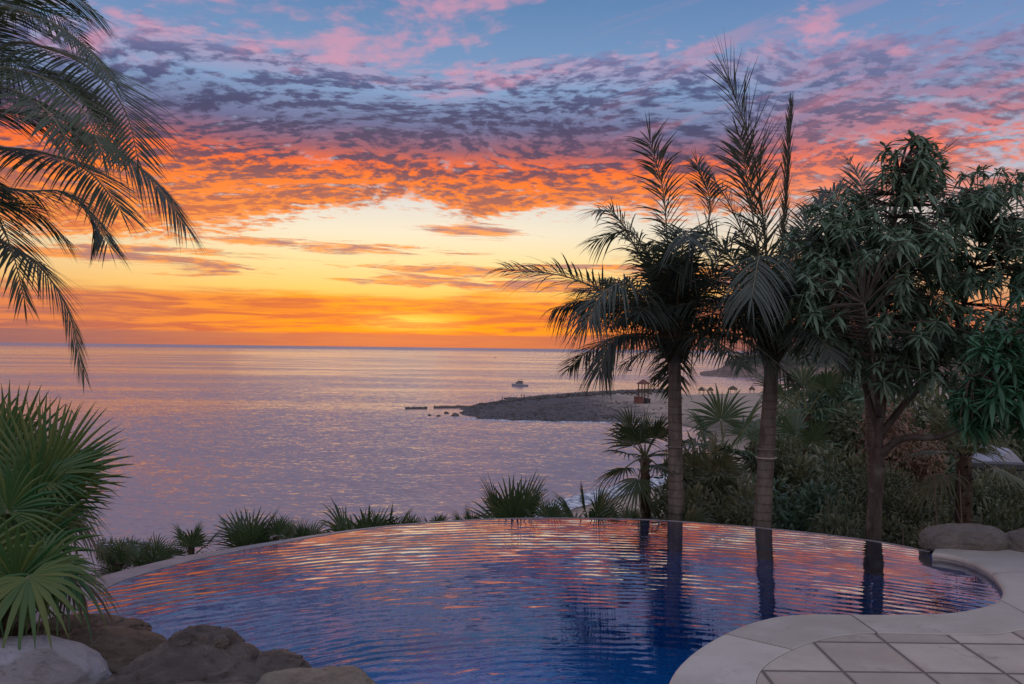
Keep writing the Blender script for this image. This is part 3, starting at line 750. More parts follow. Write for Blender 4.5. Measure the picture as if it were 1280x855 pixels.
def frond(name, parent, pts, lmat, leaf_len=0.6, n=60, width=0.028, rad=0.016, plume=0.0, droop=0.5, fwd=0.8, seed=0, start=0.12, lift=0.1, tipl=0.35, missing=0.03, seg=4):
    """pinnate palm leaf: a tapering midrib with two ranks of leaflets"""
    rnd = random.Random(seed); mb = MB()
    c = resample(catmull(pts, 10), 40)
    mb.tube(c, [rad * (1 - 0.82 * i / 39) for i in range(40)], 6, 1)
    roll = rnd.uniform(-0.25, 0.25)
    for i in range(n):
        s = start + (1 - start) * (i + 0.5) / n
        f = s * 39; j = min(38, int(f)); p = c[j].lerp(c[j + 1], f - j); T = (c[j + 1] - c[j]).normalized()
        S = T.cross(ZUP)
        if S.length < 0.12: S = Vector((1, 0.2, 0)).cross(T)
        S.normalize(); U = S.cross(T).normalized()
        S, U = S * cos(roll) + U * sin(roll), U * cos(roll) - S * sin(roll)
        ll = leaf_len * (0.55 + 0.45 * sin(pi * min(1, (s - start) / 0.45) / 2)) * (1 if s < 0.6 else 1 - (1 - tipl) * ((s - 0.6) / 0.4) ** 1.6)
        for sd in (-1, 1):
            if rnd.random() < missing: continue
            lf = lift + plume * rnd.uniform(-1, 1)
            fw = fwd * (0.75 + 0.9 * s) + rnd.uniform(-0.10, 0.10)
            d = S * sd * 1.0 + U * lf + T * fw
            blade(mb, p, d, ll * rnd.uniform(0.80, 1.10), width * rnd.uniform(0.8, 1.15), droop * rnd.uniform(0.6, 1.4), U, seg, 0.3, 0.30, 0)
    if n > 20:
        for _ in range(3): blade(mb, c[-1], (c[-1] - c[-3]) + jit((0, 0, 0), 0.03, rnd), leaf_len * tipl, width * 0.7, droop * 0.5, ZUP, 3)
    return mb.build(name, [lmat, M['rachis']], parent)

def arch(C, azi, elev, L, sag, n=6):
    """a frond midrib that leaves the crown at `elev` and bends under its weight"""
    d = Vector((sin(azi) * cos(elev), cos(azi) * cos(elev), sin(elev)))
    return [C + d * (L * t) - ZUP * (sag * L * t ** 2.2) for t in [k / n for k in range(n + 1)]]

def fan_leaf(name, parent, base, hub, axis, normal, R, lmat, seed=0, n=26, spread=2.5, split=0.42, droop=0.25, petr=0.009, fold=0.28, cup=0.15, ragged=0.0, seg=5):
    """palmate leaf: petiole, then pleated segments fused at the hub and free towards their tips"""
    rnd = random.Random(seed); mb = MB()
    mid = base.lerp(hub, 0.5) + ZUP * (hub - base).length * 0.06
    if petr: mb.tube(catmull([base, mid, hub], 4), [petr * 1.4] * 3 + [petr] * 6, 6, 1)
    A = axis.normalized(); N = (normal - A * normal.dot(A)).normalized(); B = N.cross(A)
    dth = 2 * spread / (n - 1)
    for i in range(n):
        th = -spread + dth * i + rnd.uniform(-0.02, 0.02)
        d = A * cos(th) + B * sin(th)
        Ri = R * (1 - 0.32 * (abs(th) / spread) ** 2) * rnd.uniform(0.93, 1.05)
        if ragged and rnd.random() < ragged: Ri *= rnd.uniform(0.5, 0.85)
        hw = tan(dth / 2) * 1.02; sd = (B * cos(th) - A * sin(th))
        prev = None; dr = droop * rnd.uniform(0.7, 1.4); spn = split * rnd.uniform(0.9, 1.15); kink = rnd.uniform(0.7, 1.0) if rnd.random() < 0.12 * (1 + ragged * 4) else 9
        for k in range(seg + 1):
            t = [0.03, 0.22, 0.42, 0.62, 0.82, 1.0][k] if seg == 5 else k / seg
            r = Ri * t
            p = hub + d * r + N * (cup * r * (1 - 0.5 * t)) - ZUP * (dr * Ri * t ** 2.6)
            if t > kink: p = p - ZUP * (t - kink) * Ri * 0.9 - d * (t - kink) * Ri * 0.35
            w = hw * r if t <= spn else hw * Ri * spn * (1 - (t - spn) / (1 - spn)) ** 0.85
            z_ = fold * w
            if k == seg: cur = (mb.vert(p),)
            else: cur = (mb.vert(p - sd * w - N * z_), mb.vert(p + N * z_), mb.vert(p + sd * w - N * z_))
            if prev:
                if len(cur) == 3: mb.face((prev[0], prev[1], cur[1], cur[0])); mb.face((prev[1], prev[2], cur[2], cur[1]))
                else: mb.face((prev[0], prev[1], cur[0])); mb.face((prev[1], prev[2], cur[0]))
            prev = cur
    return mb.build(name, [lmat, M['petiole']], parent)

def fan_palm(loc, R, n_leaves, label, group, seed, lmat=None, trunk=0.0, trunk_r=0.06, pet=0.5, up=0.9, lo=-0.2, azr=None, droop=0.22, n=24, ragged=0.0, spread=2.3, lean=(0, 0)):
    rnd = random.Random(seed); lmat = lmat or M['fan_leaf']
    root = empty('fan_palm', loc, label, 'palm', group)
    B = Vector(loc); top_ = B + Vector((lean[0], lean[1], trunk))
    mb = MB(); tt = max(trunk, 0.12)
    c = catmull([B - ZUP * 0.1, B.lerp(top_, 0.5) + Vector((lean[0] * 0.15, 0, 0)), B + Vector((lean[0], lean[1], tt))], 8)
    mb.tube(c, [trunk_r * (1.15 - 0.2 * i / (len(c) - 1)) * rnd.uniform(0.93, 1.07) for i in range(len(c))], 10)
    if trunk > 0.3:
        for k in range(int(trunk * 40)):         # old leaf bases
            s = k / (trunk * 40); p = c[min(len(c) - 1, int(s * len(c)))]; a = k * 2.4
            d = Vector((cos(a), sin(a), 0.9)); blade(mb, p + Vector((cos(a), sin(a), 0)) * trunk_r * 0.85, d, 0.09, 0.05, 0.0, ZUP, 2)
    mb.build('trunk', M['fibre'], root)
    for k in range(n_leaves):
        a = (k * 2.399 + rnd.uniform(-0.3, 0.3)) if azr is None else azr[0] + (azr[1] - azr[0]) * ((k * 0.618) % 1.0)
        f = k / max(1, n_leaves - 1)
        e = up + (lo - up) * f + rnd.uniform(-0.12, 0.12)
        d = Vector((sin(a) * cos(e), cos(a) * cos(e), sin(e)))
        hub = top_ + d * pet * rnd.uniform(0.75, 1.1) - ZUP * 0.05 * (1 - sin(e))
        ax = (d + Vector((0, 0, 0.35 * sin(e) - 0.15))).normalized()
        nm = (ZUP * (1.0 - 0.3 * sin(e)) - d * 0.55 * sin(e) + jit((0, 0, 0), 0.25, rnd))
        fan_leaf('leaf', root, top_ + d * 0.03, hub, ax, nm, R * rnd.uniform(0.85, 1.1), lmat, seed * 31 + k, n, spread, 0.40, droop * rnd.uniform(0.6, 1.5), 0.008 * R / 0.45, ragged=ragged)
    return root

def trunk_tube(name, parent, pts, r0, r1, matn, flare=1.35, n=14, lump=0.03, seed=1):
    rnd = random.Random(seed); c = resample(catmull(pts, 8), 36); mb = MB()
    rad = [(r0 + (r1 - r0) * i / 35) * (1 + (flare - 1) * max(0, 1 - i / 6) ** 2) * (1 + rnd.uniform(-lump, lump)) for i in range(36)]
    mb.tube(c, rad, n)
    return mb.build(name, M[matn], parent, smooth=True), c

def palm_tree(label, base, top, key, C, seed, R, n_rand, Lr, bands=(), lean=None, group='tall feather palms behind the pool', plume=0.55, leaf_len=0.46):
    root = empty('feather_palm', base, label, 'palm', group); rnd = random.Random(seed)
    o, c = trunk_tube('trunk', root, [base, base.lerp(top, 0.35) + (lean or Vector((0, 0, 0))), base.lerp(top, 0.7) + (lean or Vector((0, 0, 0))) * 0.6, top], R * 1.12, R * 0.72, 'palm_bark', 1.25, 16, 0.02, seed)
    for z_ in bands:
        pc = min(c, key=lambda q: abs(q.z - z_)); mb = MB()
        mb.tube([pc + Vector(((R * 1.06) * cos(a), (R * 1.06) * sin(a), 0)) for a in [2 * pi * k / 20 for k in range(21)]], 0.009, 5, cap=False); mb.build('trunk_band', M['band'], root)
    mb = MB()                                    # sheaths at the head of the trunk
    for k in range(16):
        a = k * 2.4; d = Vector((cos(a) * 0.35, sin(a) * 0.35, 1))
        blade(mb, top - ZUP * 0.12 + Vector((cos(a), sin(a), 0)) * R * 0.5, d, 0.42 * rnd.uniform(0.8, 1.2), 0.12, 0.0, ZUP, 3, 0.6)
    mb.build('crown_sheath', M['fibre'], root)
    k_ = 0
    for kk in key:
        pts = [C] + kk['p']
        frond('frond', root, pts, M['plume_leaf'], kk.get('ll', leaf_len) * 1.25, int(kk.get('n', 66) * 1.15), 0.024, 0.016, kk.get('plume', plume), kk.get('droop', 0.35), kk.get('fwd', 0.75), seed * 17 + k_, kk.get('start', 0.16), kk.get('lift', 0.15), kk.get('tipl', 0.5)); k_ += 1
    for j in range(n_rand):
        a = rnd.uniform(0, 2 * pi); e = rnd.uniform(0.15, 1.2)
        frond('frond', root, arch(C, a, e, Lr * rnd.uniform(0.75, 1.05), rnd.uniform(0.30, 0.6) * (0.5 + 0.5 * cos(e))), M['plume_leaf'], leaf_len * rnd.uniform(0.95, 1.25), 58, 0.024, 0.014, plume, 0.4, 0.7, seed * 91 + j, 0.18, 0.1)
    return root

# ================================================================== near left: coconut palm hanging into the picture
cbase = Vector((-5.4, 5.2, 0.0)); cc = at_d(-95, 150, 6.0)
cp = empty('coconut_palm', cbase, 'coconut palm whose long drooping feather fronds hang in from the upper left', 'palm')
trunk_tube('trunk', cp, [cbase, cbase + Vector((-0.2, 0.2, 1.4)), cc + Vector((-0.15, 0.05, -0.9)), cc - ZUP * 0.1], 0.16, 0.11, 'palm_bark', 1.5, 14, 0.03, 3)
def pd(*a): return [at_d(x, y, d) for x, y, d in a]
for i, (pts, ll, nn, dr, ro) in enumerate([
    (pd((-95, 150, 6.0), (0, 60, 5.6), (70, 64, 5.3), (125, 96, 5.1), (158, 142, 5.0), (172, 196, 4.95)), 0.62, 78, 0.62, 0),
    (pd((-95, 150, 6.0), (-10, 138, 6.1), (60, 150, 6.2), (130, 176, 6.2), (192, 226, 6.2), (232, 282, 6.2)), 0.74, 118, 0.80, 0),
    (pd((-95, 150, 6.0), (-30, 222, 6.6), (30, 238, 6.9), (80, 240, 7.1), (115, 268, 7.2), (135, 304, 7.2)), 0.68, 102, 0.85, 0),
    (pd((-95, 150, 6.0), (-60, 250, 5.7), (0, 300, 5.5), (45, 328, 5.4), (84, 385, 5.4), (104, 462, 5.4)), 0.46, 113, 0.75, 0),
    (pd((-95, 150, 6.0), (-40, 10, 5.7), (30, -22, 5.6), (90, -6, 5.6), (128, 22, 5.6)), 0.52, 89, 0.55, 0),
    (pd((-95, 150, 6.0), (-50, 40, 6.8), (10, 6, 7.4), (70, 20, 7.8), (110, 60, 8.0)), 0.62, 89, 0.7, 0),
    (pd((-95, 150, 6.0), (-40, 110, 5.2), (10, 110, 4.7), (60, 140, 4.4), (92, 190, 4.3)), 0.50, 97, 0.7, 0),
    (pd((-95, 150, 6.0), (-70, 200, 5.3), (-30, 240, 5.0), (10, 300, 4.9), (30, 372, 4.9)), 0.46, 81, 0.8, 0),
    (pd((-95, 150, 6.0), (-20, 90, 5.2), (50, 96, 4.8), (100, 134, 4.6), (128, 190, 4.5)), 0.55, 100, 0.7, 0),
    (pd((-95, 150, 6.0), (-20, 180, 5.4), (50, 190, 5.1), (110, 214, 4.9), (150, 262, 4.8)), 0.58, 100, 0.8, 0),
    (pd((-95, 150, 6.0), (-30, 20, 5.4), (40, 18, 5.1), (100, 52, 4.9), (140, 100, 4.8)), 0.50, 96, 0.7, 0),
    (pd((-95, 150, 6.0), (-60, 210, 6.6), (-20, 250, 6.9), (40, 262, 7.1), (85, 300, 7.2)), 0.6, 90, 0.8, 0),
    (pd((-95, 150, 6.0), (-30, 60, 6.6), (30, 84, 7.0), (90, 100, 7.2), (140, 150, 7.4)), 0.7, 100, 0.8, 0),
    (pd((-95, 150, 6.0), (-160, 10, 6.2), (-240, -30, 6.5), (-330, 60, 6.6)), 0.6, 40, 0.6, 0),
    (pd((-95, 150, 6.0), (-170, 160, 5.8), (-260, 220, 5.7), (-310, 330, 5.7)), 0.6, 40, 0.6, 0),
    (pd((-95, 150, 6.0), (-110, 40, 7.2), (-80, 0, 8.2), (-40, 70, 9.0)), 0.6, 44, 0.6, 0)]):
    frond('frond', cp, pts, M['coco_leaf'], ll, nn, 0.018, 0.016, 0.06, dr * 0.36, 0.58, 100 + i, 0.14, -0.02, 0.34, 0.02, 5)
for k in range(5):
    a = k * 1.3; mb = MB(); c_ = cc + Vector((cos(a) * 0.2, sin(a) * 0.2, -0.28))
    bm_ = [[mb.vert(c_ + Vector((sin(pi * i / 8) * cos(2 * pi * j / 12) * 0.11, sin(pi * i / 8) * sin(2 * pi * j / 12) * 0.11, cos(pi * i / 8) * 0.14))) for j in range(12)] for i in range(9)]
    for i in range(8):
        for j in range(12): mb.face((bm_[i][j], bm_[i][(j + 1) % 12], bm_[i + 1][(j + 1) % 12], bm_[i + 1][j]))
    mb.build('coconut', M['fan_leaf'], cp, smooth=True)

# ------------------------------------------------------------------ near left: fan palms in the bed
def big_fan(label, base, trunk, leaves, seed, lmat):
    root = empty('fan_palm', base, label, 'palm', 'large fan palms at the left end of the pool'); tp = base + ZUP * trunk
    mb = MB(); mb.tube([base - ZUP * 0.1, base + ZUP * trunk * 0.5, tp], [0.13, 0.10, 0.09], 12)
    for k in range(40):
        a = k * 2.4; p = base + ZUP * (trunk * k / 40) + Vector((cos(a), sin(a), 0)) * 0.09
        blade(mb, p, Vector((cos(a), sin(a), 1.2)), 0.16, 0.06, 0.0, ZUP, 2)
    mb.build('trunk', M['fibre'], root)
    for i, lf in enumerate(leaves):
        hub, tip, R = lf[0], lf[1], lf[2]; kw = lf[3] if len(lf) > 3 else {}
        ax = (tip - hub); mt = kw.pop('mt', lmat); nrm = kw.pop('nrm', None)
        if nrm is None: nrm = Vector((0, -1, 0.5))
        fan_leaf('leaf', root, tp, hub, ax, nrm, R, mt, seed * 37 + i, kw.pop('n', 26), kw.pop('spread', 2.2), droop=kw.pop('droop', 0.15), petr=0.012, seg=5, split=kw.pop('split', 0.44), **kw)
    return root
def P3(x, y, d): return at_d(x, y, d)
big_fan('tall bushy fan palm with broad dark leaves fanning over the sea at the left edge', Vector((-2.95, 4.75, 0.03)), 0.42, [
    (P3(50, 612, 4.6), P3(56, 480, 4.6), 0.62, dict(cup=0.05, droop=0.06, spread=1.7, nrm=Vector((0.1, -1, 0.25)), n=34)),
    (P3(62, 600, 4.8), P3(118, 520, 4.85), 0.60, dict(cup=0.05, droop=0.10, spread=1.5, nrm=Vector((0.0, -1, 0.5)), n=30)),
    (P3(50, 596, 4.5), P3(140, 575, 4.5), 0.46, dict(cup=0.08, droop=0.15, spread=1.2, nrm=Vector((0, -0.6, 1)), n=24)),
    (P3(-10, 600, 4.7), P3(-40, 500, 4.8), 0.62, dict(droop=0.1, spread=1.9, nrm=Vector((-0.3, -1, 0.3)), n=30)),
    (P3(12, 580, 5.1), P3(24, 470, 5.1), 0.58, dict(droop=0.05, spread=1.6, nrm=Vector((0.1, -1, 0.15)), n=30)),
    (P3(58, 622, 4.9), P3(120, 632, 5.0), 0.40, dict(droop=0.85, spread=1.5, nrm=Vector((0.35, -0.2, 1)), n=26, ragged=0.3)),
    (P3(66, 636, 4.7), P3(118, 640, 4.7), 0.33, dict(droop=1.1, spread=1.4, nrm=Vector((0.3, -0.2, 1)), n=23, ragged=0.4, mt=M['dead_leaf'])),
    (P3(10, 640, 4.2), P3(20, 560, 4.2), 0.42, dict(droop=0.25, spread=2.1, nrm=Vector((0, -1, 0.4)), n=28)),
    (P3(-60, 640, 4.6), P3(-140, 600, 4.6), 0.55, dict(droop=0.3, spread=2.1)),
    (P3(-20, 560, 5.6), P3(-40, 470, 5.9), 0.55, dict(droop=0.2, spread=2.1)),
    (P3(40, 636, 4.75), P3(104, 560, 4.8), 0.56, dict(droop=0.15, spread=1.3, nrm=Vector((0.1, -1, 0.3)), n=28)),
    (P3(64, 650, 4.9), P3(126, 600, 4.95), 0.46, dict(droop=0.35, spread=1.2, nrm=Vector((0.2, -0.5, 1)), n=26, ragged=0.2)),
    (P3(34, 640, 4.5), P3(70, 540, 4.45), 0.52, dict(droop=0.08, spread=1.6, nrm=Vector((-0.2, -1, 0.2)), n=28)),
    (P3(30, 660, 4.4), P3(100, 660, 4.35), 0.42, dict(droop=0.4, spread=1.8, nrm=Vector((0.2, -0.5, 1)), n=26)),
], 5, M['fan_leaf_near'])
big_fan('low bright green fan palm with pale drooping tips above the boulders', Vector((-2.62, 4.12, 0.03)), 0.22, [
    (P3(20, 728, 3.95), P3(18, 640, 3.9), 0.42, dict(droop=0.15, spread=2.4, nrm=Vector((0.1, -1, 0.6)), n=26)),
    (P3(40, 718, 4.0), P3(100, 690, 4.0), 0.38, dict(droop=0.22, spread=1.9, nrm=Vector((0.2, -0.8, 0.8)), n=24)),
    (P3(36, 722, 3.75), P3(60, 790, 3.55), 0.34, dict(droop=0.35, spread=2.0, nrm=Vector((0, -0.5, 1)), n=20, cup=0.3)),
    (P3(70, 712, 3.95), P3(128, 730, 3.9), 0.30, dict(droop=0.75, spread=1.7, nrm=Vector((0.3, -0.3, 1)), n=20, cup=0.25)),
    (P3(88, 722, 4.15), P3(138, 745, 4.15), 0.26, dict(droop=0.9, spread=1.5, nrm=Vector((0.3, -0.3, 1)), n=19, ragged=0.3, mt=M['dead_leaf'])),
    (P3(-20, 730, 3.8), P3(-60, 770, 3.6), 0.38, dict(droop=0.4, spread=2.0, nrm=Vector((-0.2, -0.6, 1)), n=23)),
    (P3(-30, 700, 4.0), P3(-60, 640, 4.0), 0.42, dict(droop=0.2, spread=2.2, n=24)),
    (P3(30, 690, 4.3), P3(60, 615, 4.35), 0.46, dict(droop=0.12, spread=2.2, nrm=Vector((0.1, -1, 0.4)), n=26)),
], 6, M['fan_leaf_near'])

# grass-like ground cover with small white flowers beside the rim
mb = MB(); rnd = random.Random(8)
for k in range(900):
    x_, y_ = rnd.uniform(104, 172), 0
    p = on_z(rnd.uniform(112, 176), rnd.uniform(684, 704), -0.15) + Vector((0, 0.15, -0.05))
    d = Vector((rnd.uniform(-0.6, 0.6), rnd.uniform(-0.6, 0.6), 1)); L = rnd.uniform(0.08, 0.22)
    blade(mb, p, d, L, 0.014, 0.3, ZUP, 2)
    if rnd.random() < 0.16:
        t = p + d.normalized() * L * 0.8
        for a in range(5): blade(mb, t, Vector((cos(a * 1.26), sin(a * 1.26), 0.3)), 0.016, 0.012, 0, ZUP, 2, m=1)
stuff(mb.build('flowering_ground_cover', [M['olive_leaf'], M['white_cloth']]))

# ------------------------------------------------------------------ fan palms whose heads show over the vanishing edge
G_EDGE = 'small fan palms beyond the vanishing edge'
for i, (x_, y_, top_, hw, nl, lab) in enumerate([
    (640, 650, 590, 56, 8, 'full round fan palm in the middle of the vanishing edge, left of the surf'),
    (735, 650, 600, 46, 6, 'open fan palm with few upright leaves over the vanishing edge beside the beach'),
    (450, 664, 612, 60, 9, 'widest dark fan palm just beyond the left half of the vanishing edge'),
    (310, 684, 632, 42, 7, 'spiky fan palm second largest of the row behind the left rim'),
    (375, 676, 641, 34, 6, 'fan palm squeezed between the spiky one and the widest dark one behind the rim'),
    (239, 698, 646, 32, 5, 'narrow upright fan palm behind the left rim, leaves held close together'),
    (188, 707, 668, 30, 5, 'low fan palm behind the grey rim next to the narrow upright one'),
    (148, 712, 672, 30, 5, 'lowest fan palm behind the rim, half covered by the big fan palms at left'),
    (512, 656, 639, 26, 4, 'small fan palm with a few thin leaves right of the widest dark one'),
    (345, 682, 646, 26, 5, 'short dark fan palm touching the right side of the spiky one'),
    (484, 660, 630, 34, 6, 'fan palm grown into the right side of the widest dark one'),
    (545, 655, 641, 22, 4, 'sparse low tuft of fan leaves midway between the widest dark palm and the round one'),
    (684, 651, 622, 28, 4, 'leaning fan palm between the full round one and the open one'),
    (784, 651, 628, 24, 4, 'low fan palm tuft between the open one and the slim shaggy stem'),
    (846, 652, 606, 44, 6, 'low fan palm at the foot of the leftmost feather palm trunk'),
    (585, 652, 634, 22, 3, 'tiny fan palm tuft left of the full round one at the vanishing edge')]):
    e_ = on_z(x_, y_, 0); dist_ = e_.y + (1.15 if i == 0 else 0.58 + 0.25 * (i % 3)); topz = at_d(x_, top_ - 5, dist_).z; Rm = hw * 1.22 / F_PX * dist_
    loc = at_d(x_, y_, dist_); loc.z = topz - Rm * 1.46; loc = Vector((loc.x, loc.y, loc.z))
    fan_palm(loc, Rm * 1.02, nl + 3, lab, G_EDGE, 40 + i, M['fan_leaf'], trunk=0.0, trunk_r=0.03, pet=Rm * 0.66, up=1.30, lo=0.12, droop=0.16 + 0.05 * (i % 3), n=18 + i % 5, spread=1.25 + 0.1 * (i % 4))
# taller fan palm on its own stem
b_ = at_d(812, 652, 9.3); b_.z = -0.9; t_ = at_d(806, 572, 9.3)
fan_palm(b_, 0.46, 13, 'fan palm on a slim shaggy stem left of the feather palm trunks', 'fan palms with a visible stem', 77, M['fan_leaf'], trunk=t_.z - b_.z, trunk_r=0.055, pet=0.30, up=1.3, lo=-0.55, droop=0.25, n=20, spread=1.5, lean=(t_.x - b_.x, 0))

# ------------------------------------------------------------------ feather palms
def K(*p, **kw): d = dict(p=[at_d(x, y, dd) for x, y, dd in p]); d.update(kw); return d
b1 = at_d(848, 668, 8.9); b1.z = -1.6; t1 = at_d(843, 442, 8.9); C1 = at_d(843, 425, 8.9)
palm_tree('leftmost tall feather palm, one frond reaching far left over the sea', b1, t1, [
    K((790, 385, 8.6), (715, 348, 8.3), (634, 336, 8.1), ll=0.50, lift=0.45, plume=0.6, droop=0.35, n=72),
    K((800, 400, 9.2), (750, 376, 9.4), (694, 384, 9.6), ll=0.38, plume=0.2, droop=0.9, lift=-0.1),
    K((836, 330, 9.0), (829, 240, 9.0), (813, 178, 8.9), tipl=0.75, ll=0.44, plume=0.6, fwd=0.6, droop=0.22, n=70),
    K((805, 330, 8.8), (770, 270, 8.7), (748, 262, 8.6), ll=0.48, plume=0.4, droop=0.4),
    K((815, 340, 9.3), (790, 290, 9.5), (745, 300, 9.7), ll=0.46, plume=0.4, droop=0.5),
    K((870, 330, 9.0), (888, 260, 9.0), (872, 205, 9.1), ll=0.42, plume=0.5, droop=0.3),
    K((890, 350, 8.6), (925, 350, 8.4), (940, 420, 8.3), ll=0.46, plume=0.3, droop=0.5),
    K((800, 420, 8.4), (765, 425, 8.2), (750, 462, 8.1), ll=0.36, plume=0.3, droop=0.7),
    K((790, 360, 8.0), (755, 365, 7.7), (735, 400, 7.5), ll=0.44, plume=0.4, droop=0.6),
    K((850, 340, 8.2), (856, 290, 7.8), (862, 300, 7.4), ll=0.46, plume=0.45, droop=0.5),
], C1, 1, 0.096, 22, 1.75, bands=[at_d(845, 553, 8.9).z, at_d(845, 561, 8.9).z], leaf_len=0.42)
b2 = at_d(950, 676, 8.6); b2.z = -1.6; t2 = at_d(966, 440, 8.6); C2 = at_d(966, 425, 8.6)
palm_tree('middle feather palm, the tallest, with a spear of upright fronds', b2, t2, [
    K((958, 320, 8.6), (945, 210, 8.6), (912, 100, 8.6), ll=0.58, plume=0.75, fwd=0.95, droop=0.12, n=84, start=0.2, tipl=0.85),
    K((976, 330, 8.7), (982, 240, 8.7), (988, 132, 8.7), ll=0.26, plume=0.35, fwd=1.8, droop=0.0, n=60, start=0.35),
    K((950, 330, 8.5), (938, 250, 8.5), (925, 175, 8.4), ll=0.52, plume=0.7, fwd=0.9, droop=0.2, n=66),
    K((935, 310, 8.8), (900, 235, 8.9), (868, 205, 9.0), ll=0.44, plume=0.45, droop=0.35),
    K((925, 340, 8.3), (880, 290, 8.2), (850, 330, 8.1), ll=0.46, plume=0.4, droop=0.5),
    K((995, 320, 8.8), (1020, 260, 8.9), (1052, 232, 9.0), ll=0.40, plume=0.5, droop=0.3),
    K((1010, 350, 8.5), (1050, 310, 8.4), (1085, 350, 8.4), ll=0.46, plume=0.4, droop=0.5),
    K((1005, 400, 8.8), (1045, 400, 8.9), (1070, 455, 9.0), ll=0.40, plume=0.3, droop=0.6),
    K((960, 350, 8.0), (950, 320, 7.6), (940, 370, 7.2), ll=0.46, plume=0.4, droop=0.6),
    K((985, 350, 9.2), (1000, 290, 9.6), (1010, 300, 10.0), ll=0.46, plume=0.4, droop=0.5),
], C2, 2, 0.098, 20, 1.75, bands=[at_d(957, 560, 8.6).z, at_d(957, 566, 8.6).z, at_d(957, 572, 8.6).z], lean=Vector((-0.03, 0, 0)), leaf_len=0.42)
b3 = at_d(1106, 640, 10.4); b3.z = -2.2; t3 = at_d(1082, 400, 10.0); C3 = at_d(1084, 385, 10.0)
palm_tree('right feather palm standing behind the long-leaved tree, tips fanning above it', b3, t3, [
    K((1100, 300, 10.0), (1135, 230, 10.0), (1180, 188, 10.0), ll=0.50, plume=0.3, fwd=1.2, droop=0.1, n=46),
    K((1120, 320, 9.8), (1165, 270, 9.7), (1225, 250, 9.6), ll=0.46, plume=0.4, droop=0.4),
    K((1060, 290, 9.9), (1040, 240, 9.8), (1005, 262, 9.7), ll=0.46, plume=0.4, droop=0.45),
    K((1050, 330, 9.7), (1015, 300, 9.6), (985, 350, 9.5), ll=0.46, plume=0.4, droop=0.5),
    K((1080, 290, 10.2), (1078, 230, 10.4), (1060, 200, 10.6), ll=0.44, plume=0.5, droop=0.2),
    K((1120, 370, 10.2), (1170, 370, 10.4), (1200, 430, 10.6), ll=0.46, plume=0.4, droop=0.5),
], C3, 3, 0.08, 12, 1.8, leaf_len=0.46)

# ------------------------------------------------------------------ long-leaved broad trees
def rosette(mb, p, d, L, rnd, n=13, w=0.26):
    d = d.normalized()
    for k in range(n):
        a = k * 2.399 + rnd.uniform(-0.3, 0.3)
        s = d.cross(Vector((0.3, 0.5, 1))).normalized(); t = d.cross(s)
        e = rnd.uniform(-0.5, 0.9)
        v = (s * cos(a) + t * sin(a)) * 1.0 + d * e + ZUP * rnd.uniform(-0.05, 0.3)
        blade(mb, p - d * rnd.uniform(0, 0.08), v, L * rnd.uniform(0.7, 1.15), L * w, rnd.uniform(0.2, 0.85), ZUP, 4, 0.35, 0.45, 0, rnd.uniform(-0.4, 0.4))
def leafy_tree(name, label, cat, base, limbs, blobs, lmat, leafL, seed, holes=(), group=None, per=90, r0=0.11, jitter=1.0):
    """limbs: list of (points, r0, r1); blobs: (px, py, rx, ry, d, rd, n) volumes of foliage"""
    root = empty(name, base, label, cat, group); rnd = random.Random(seed)
    mb = MB(); nodes = []
    for pts, a, b in limbs:
        c = resample(catmull(pts, 8), 26); mb.tube(c, [a + (b - a) * (i / 25) ** 0.8 for i in range(26)], 10); nodes += c[8:]
    tips = []
    for (px, py, rx, ry, dd, rd, n_) in blobs:
        k = 0; tries = 0
        while k < n_ and tries < n_ * 30:
            tries += 1
            v = Vector((rnd.gauss(0, 1), rnd.gauss(0, 1), rnd.gauss(0, 1))).normalized() * (rnd.random() ** 0.42)
            X, Y = px + v.x * rx, py - v.z * ry
            if any(((X - hx) / hr) ** 2 + ((Y - hy) / hs) ** 2 < 1 for hx, hy, hr, hs in holes): continue
            if noise.noise(Vector((X / 34.0, Y / 34.0, v.y * 1.3 + seed))) < -0.08 * jitter: continue
            p = at_d(X, Y, dd + v.y * rd); tips.append((p, at_d(px, py + ry * 0.5, dd))); k += 1
    lf = MB()
    for p, cen in tips:
        nd = min(nodes, key=lambda q: (q - p).length_squared); far_ = (p - nd).length
        mid = nd.lerp(p, 0.55) + ZUP * far_ * 0.10 + jit((0, 0, 0), far_ * 0.06, rnd)
        if far_ < 1.3 or rnd.random() < 0.5: mb.tube([nd, mid, p], [0.007 + 0.006 * far_, 0.006, 0.004], 4)
        d = (p - cen).normalized() * 0.8 + ZUP * 0.5 + jit((0, 0, 0), 0.3, rnd)
        rosette(lf, p, d, leafL * rnd.uniform(0.6, 1.2), rnd, rnd.randint(6, 15), rnd.uniform(0.20, 0.29))
    mb.build('trunk', M['tree_bark'], root, smooth=True)
    lf.build('crown', lmat, root)
    return root
TB = at_d(1092, 690, 8.1); TB.z = -1.3
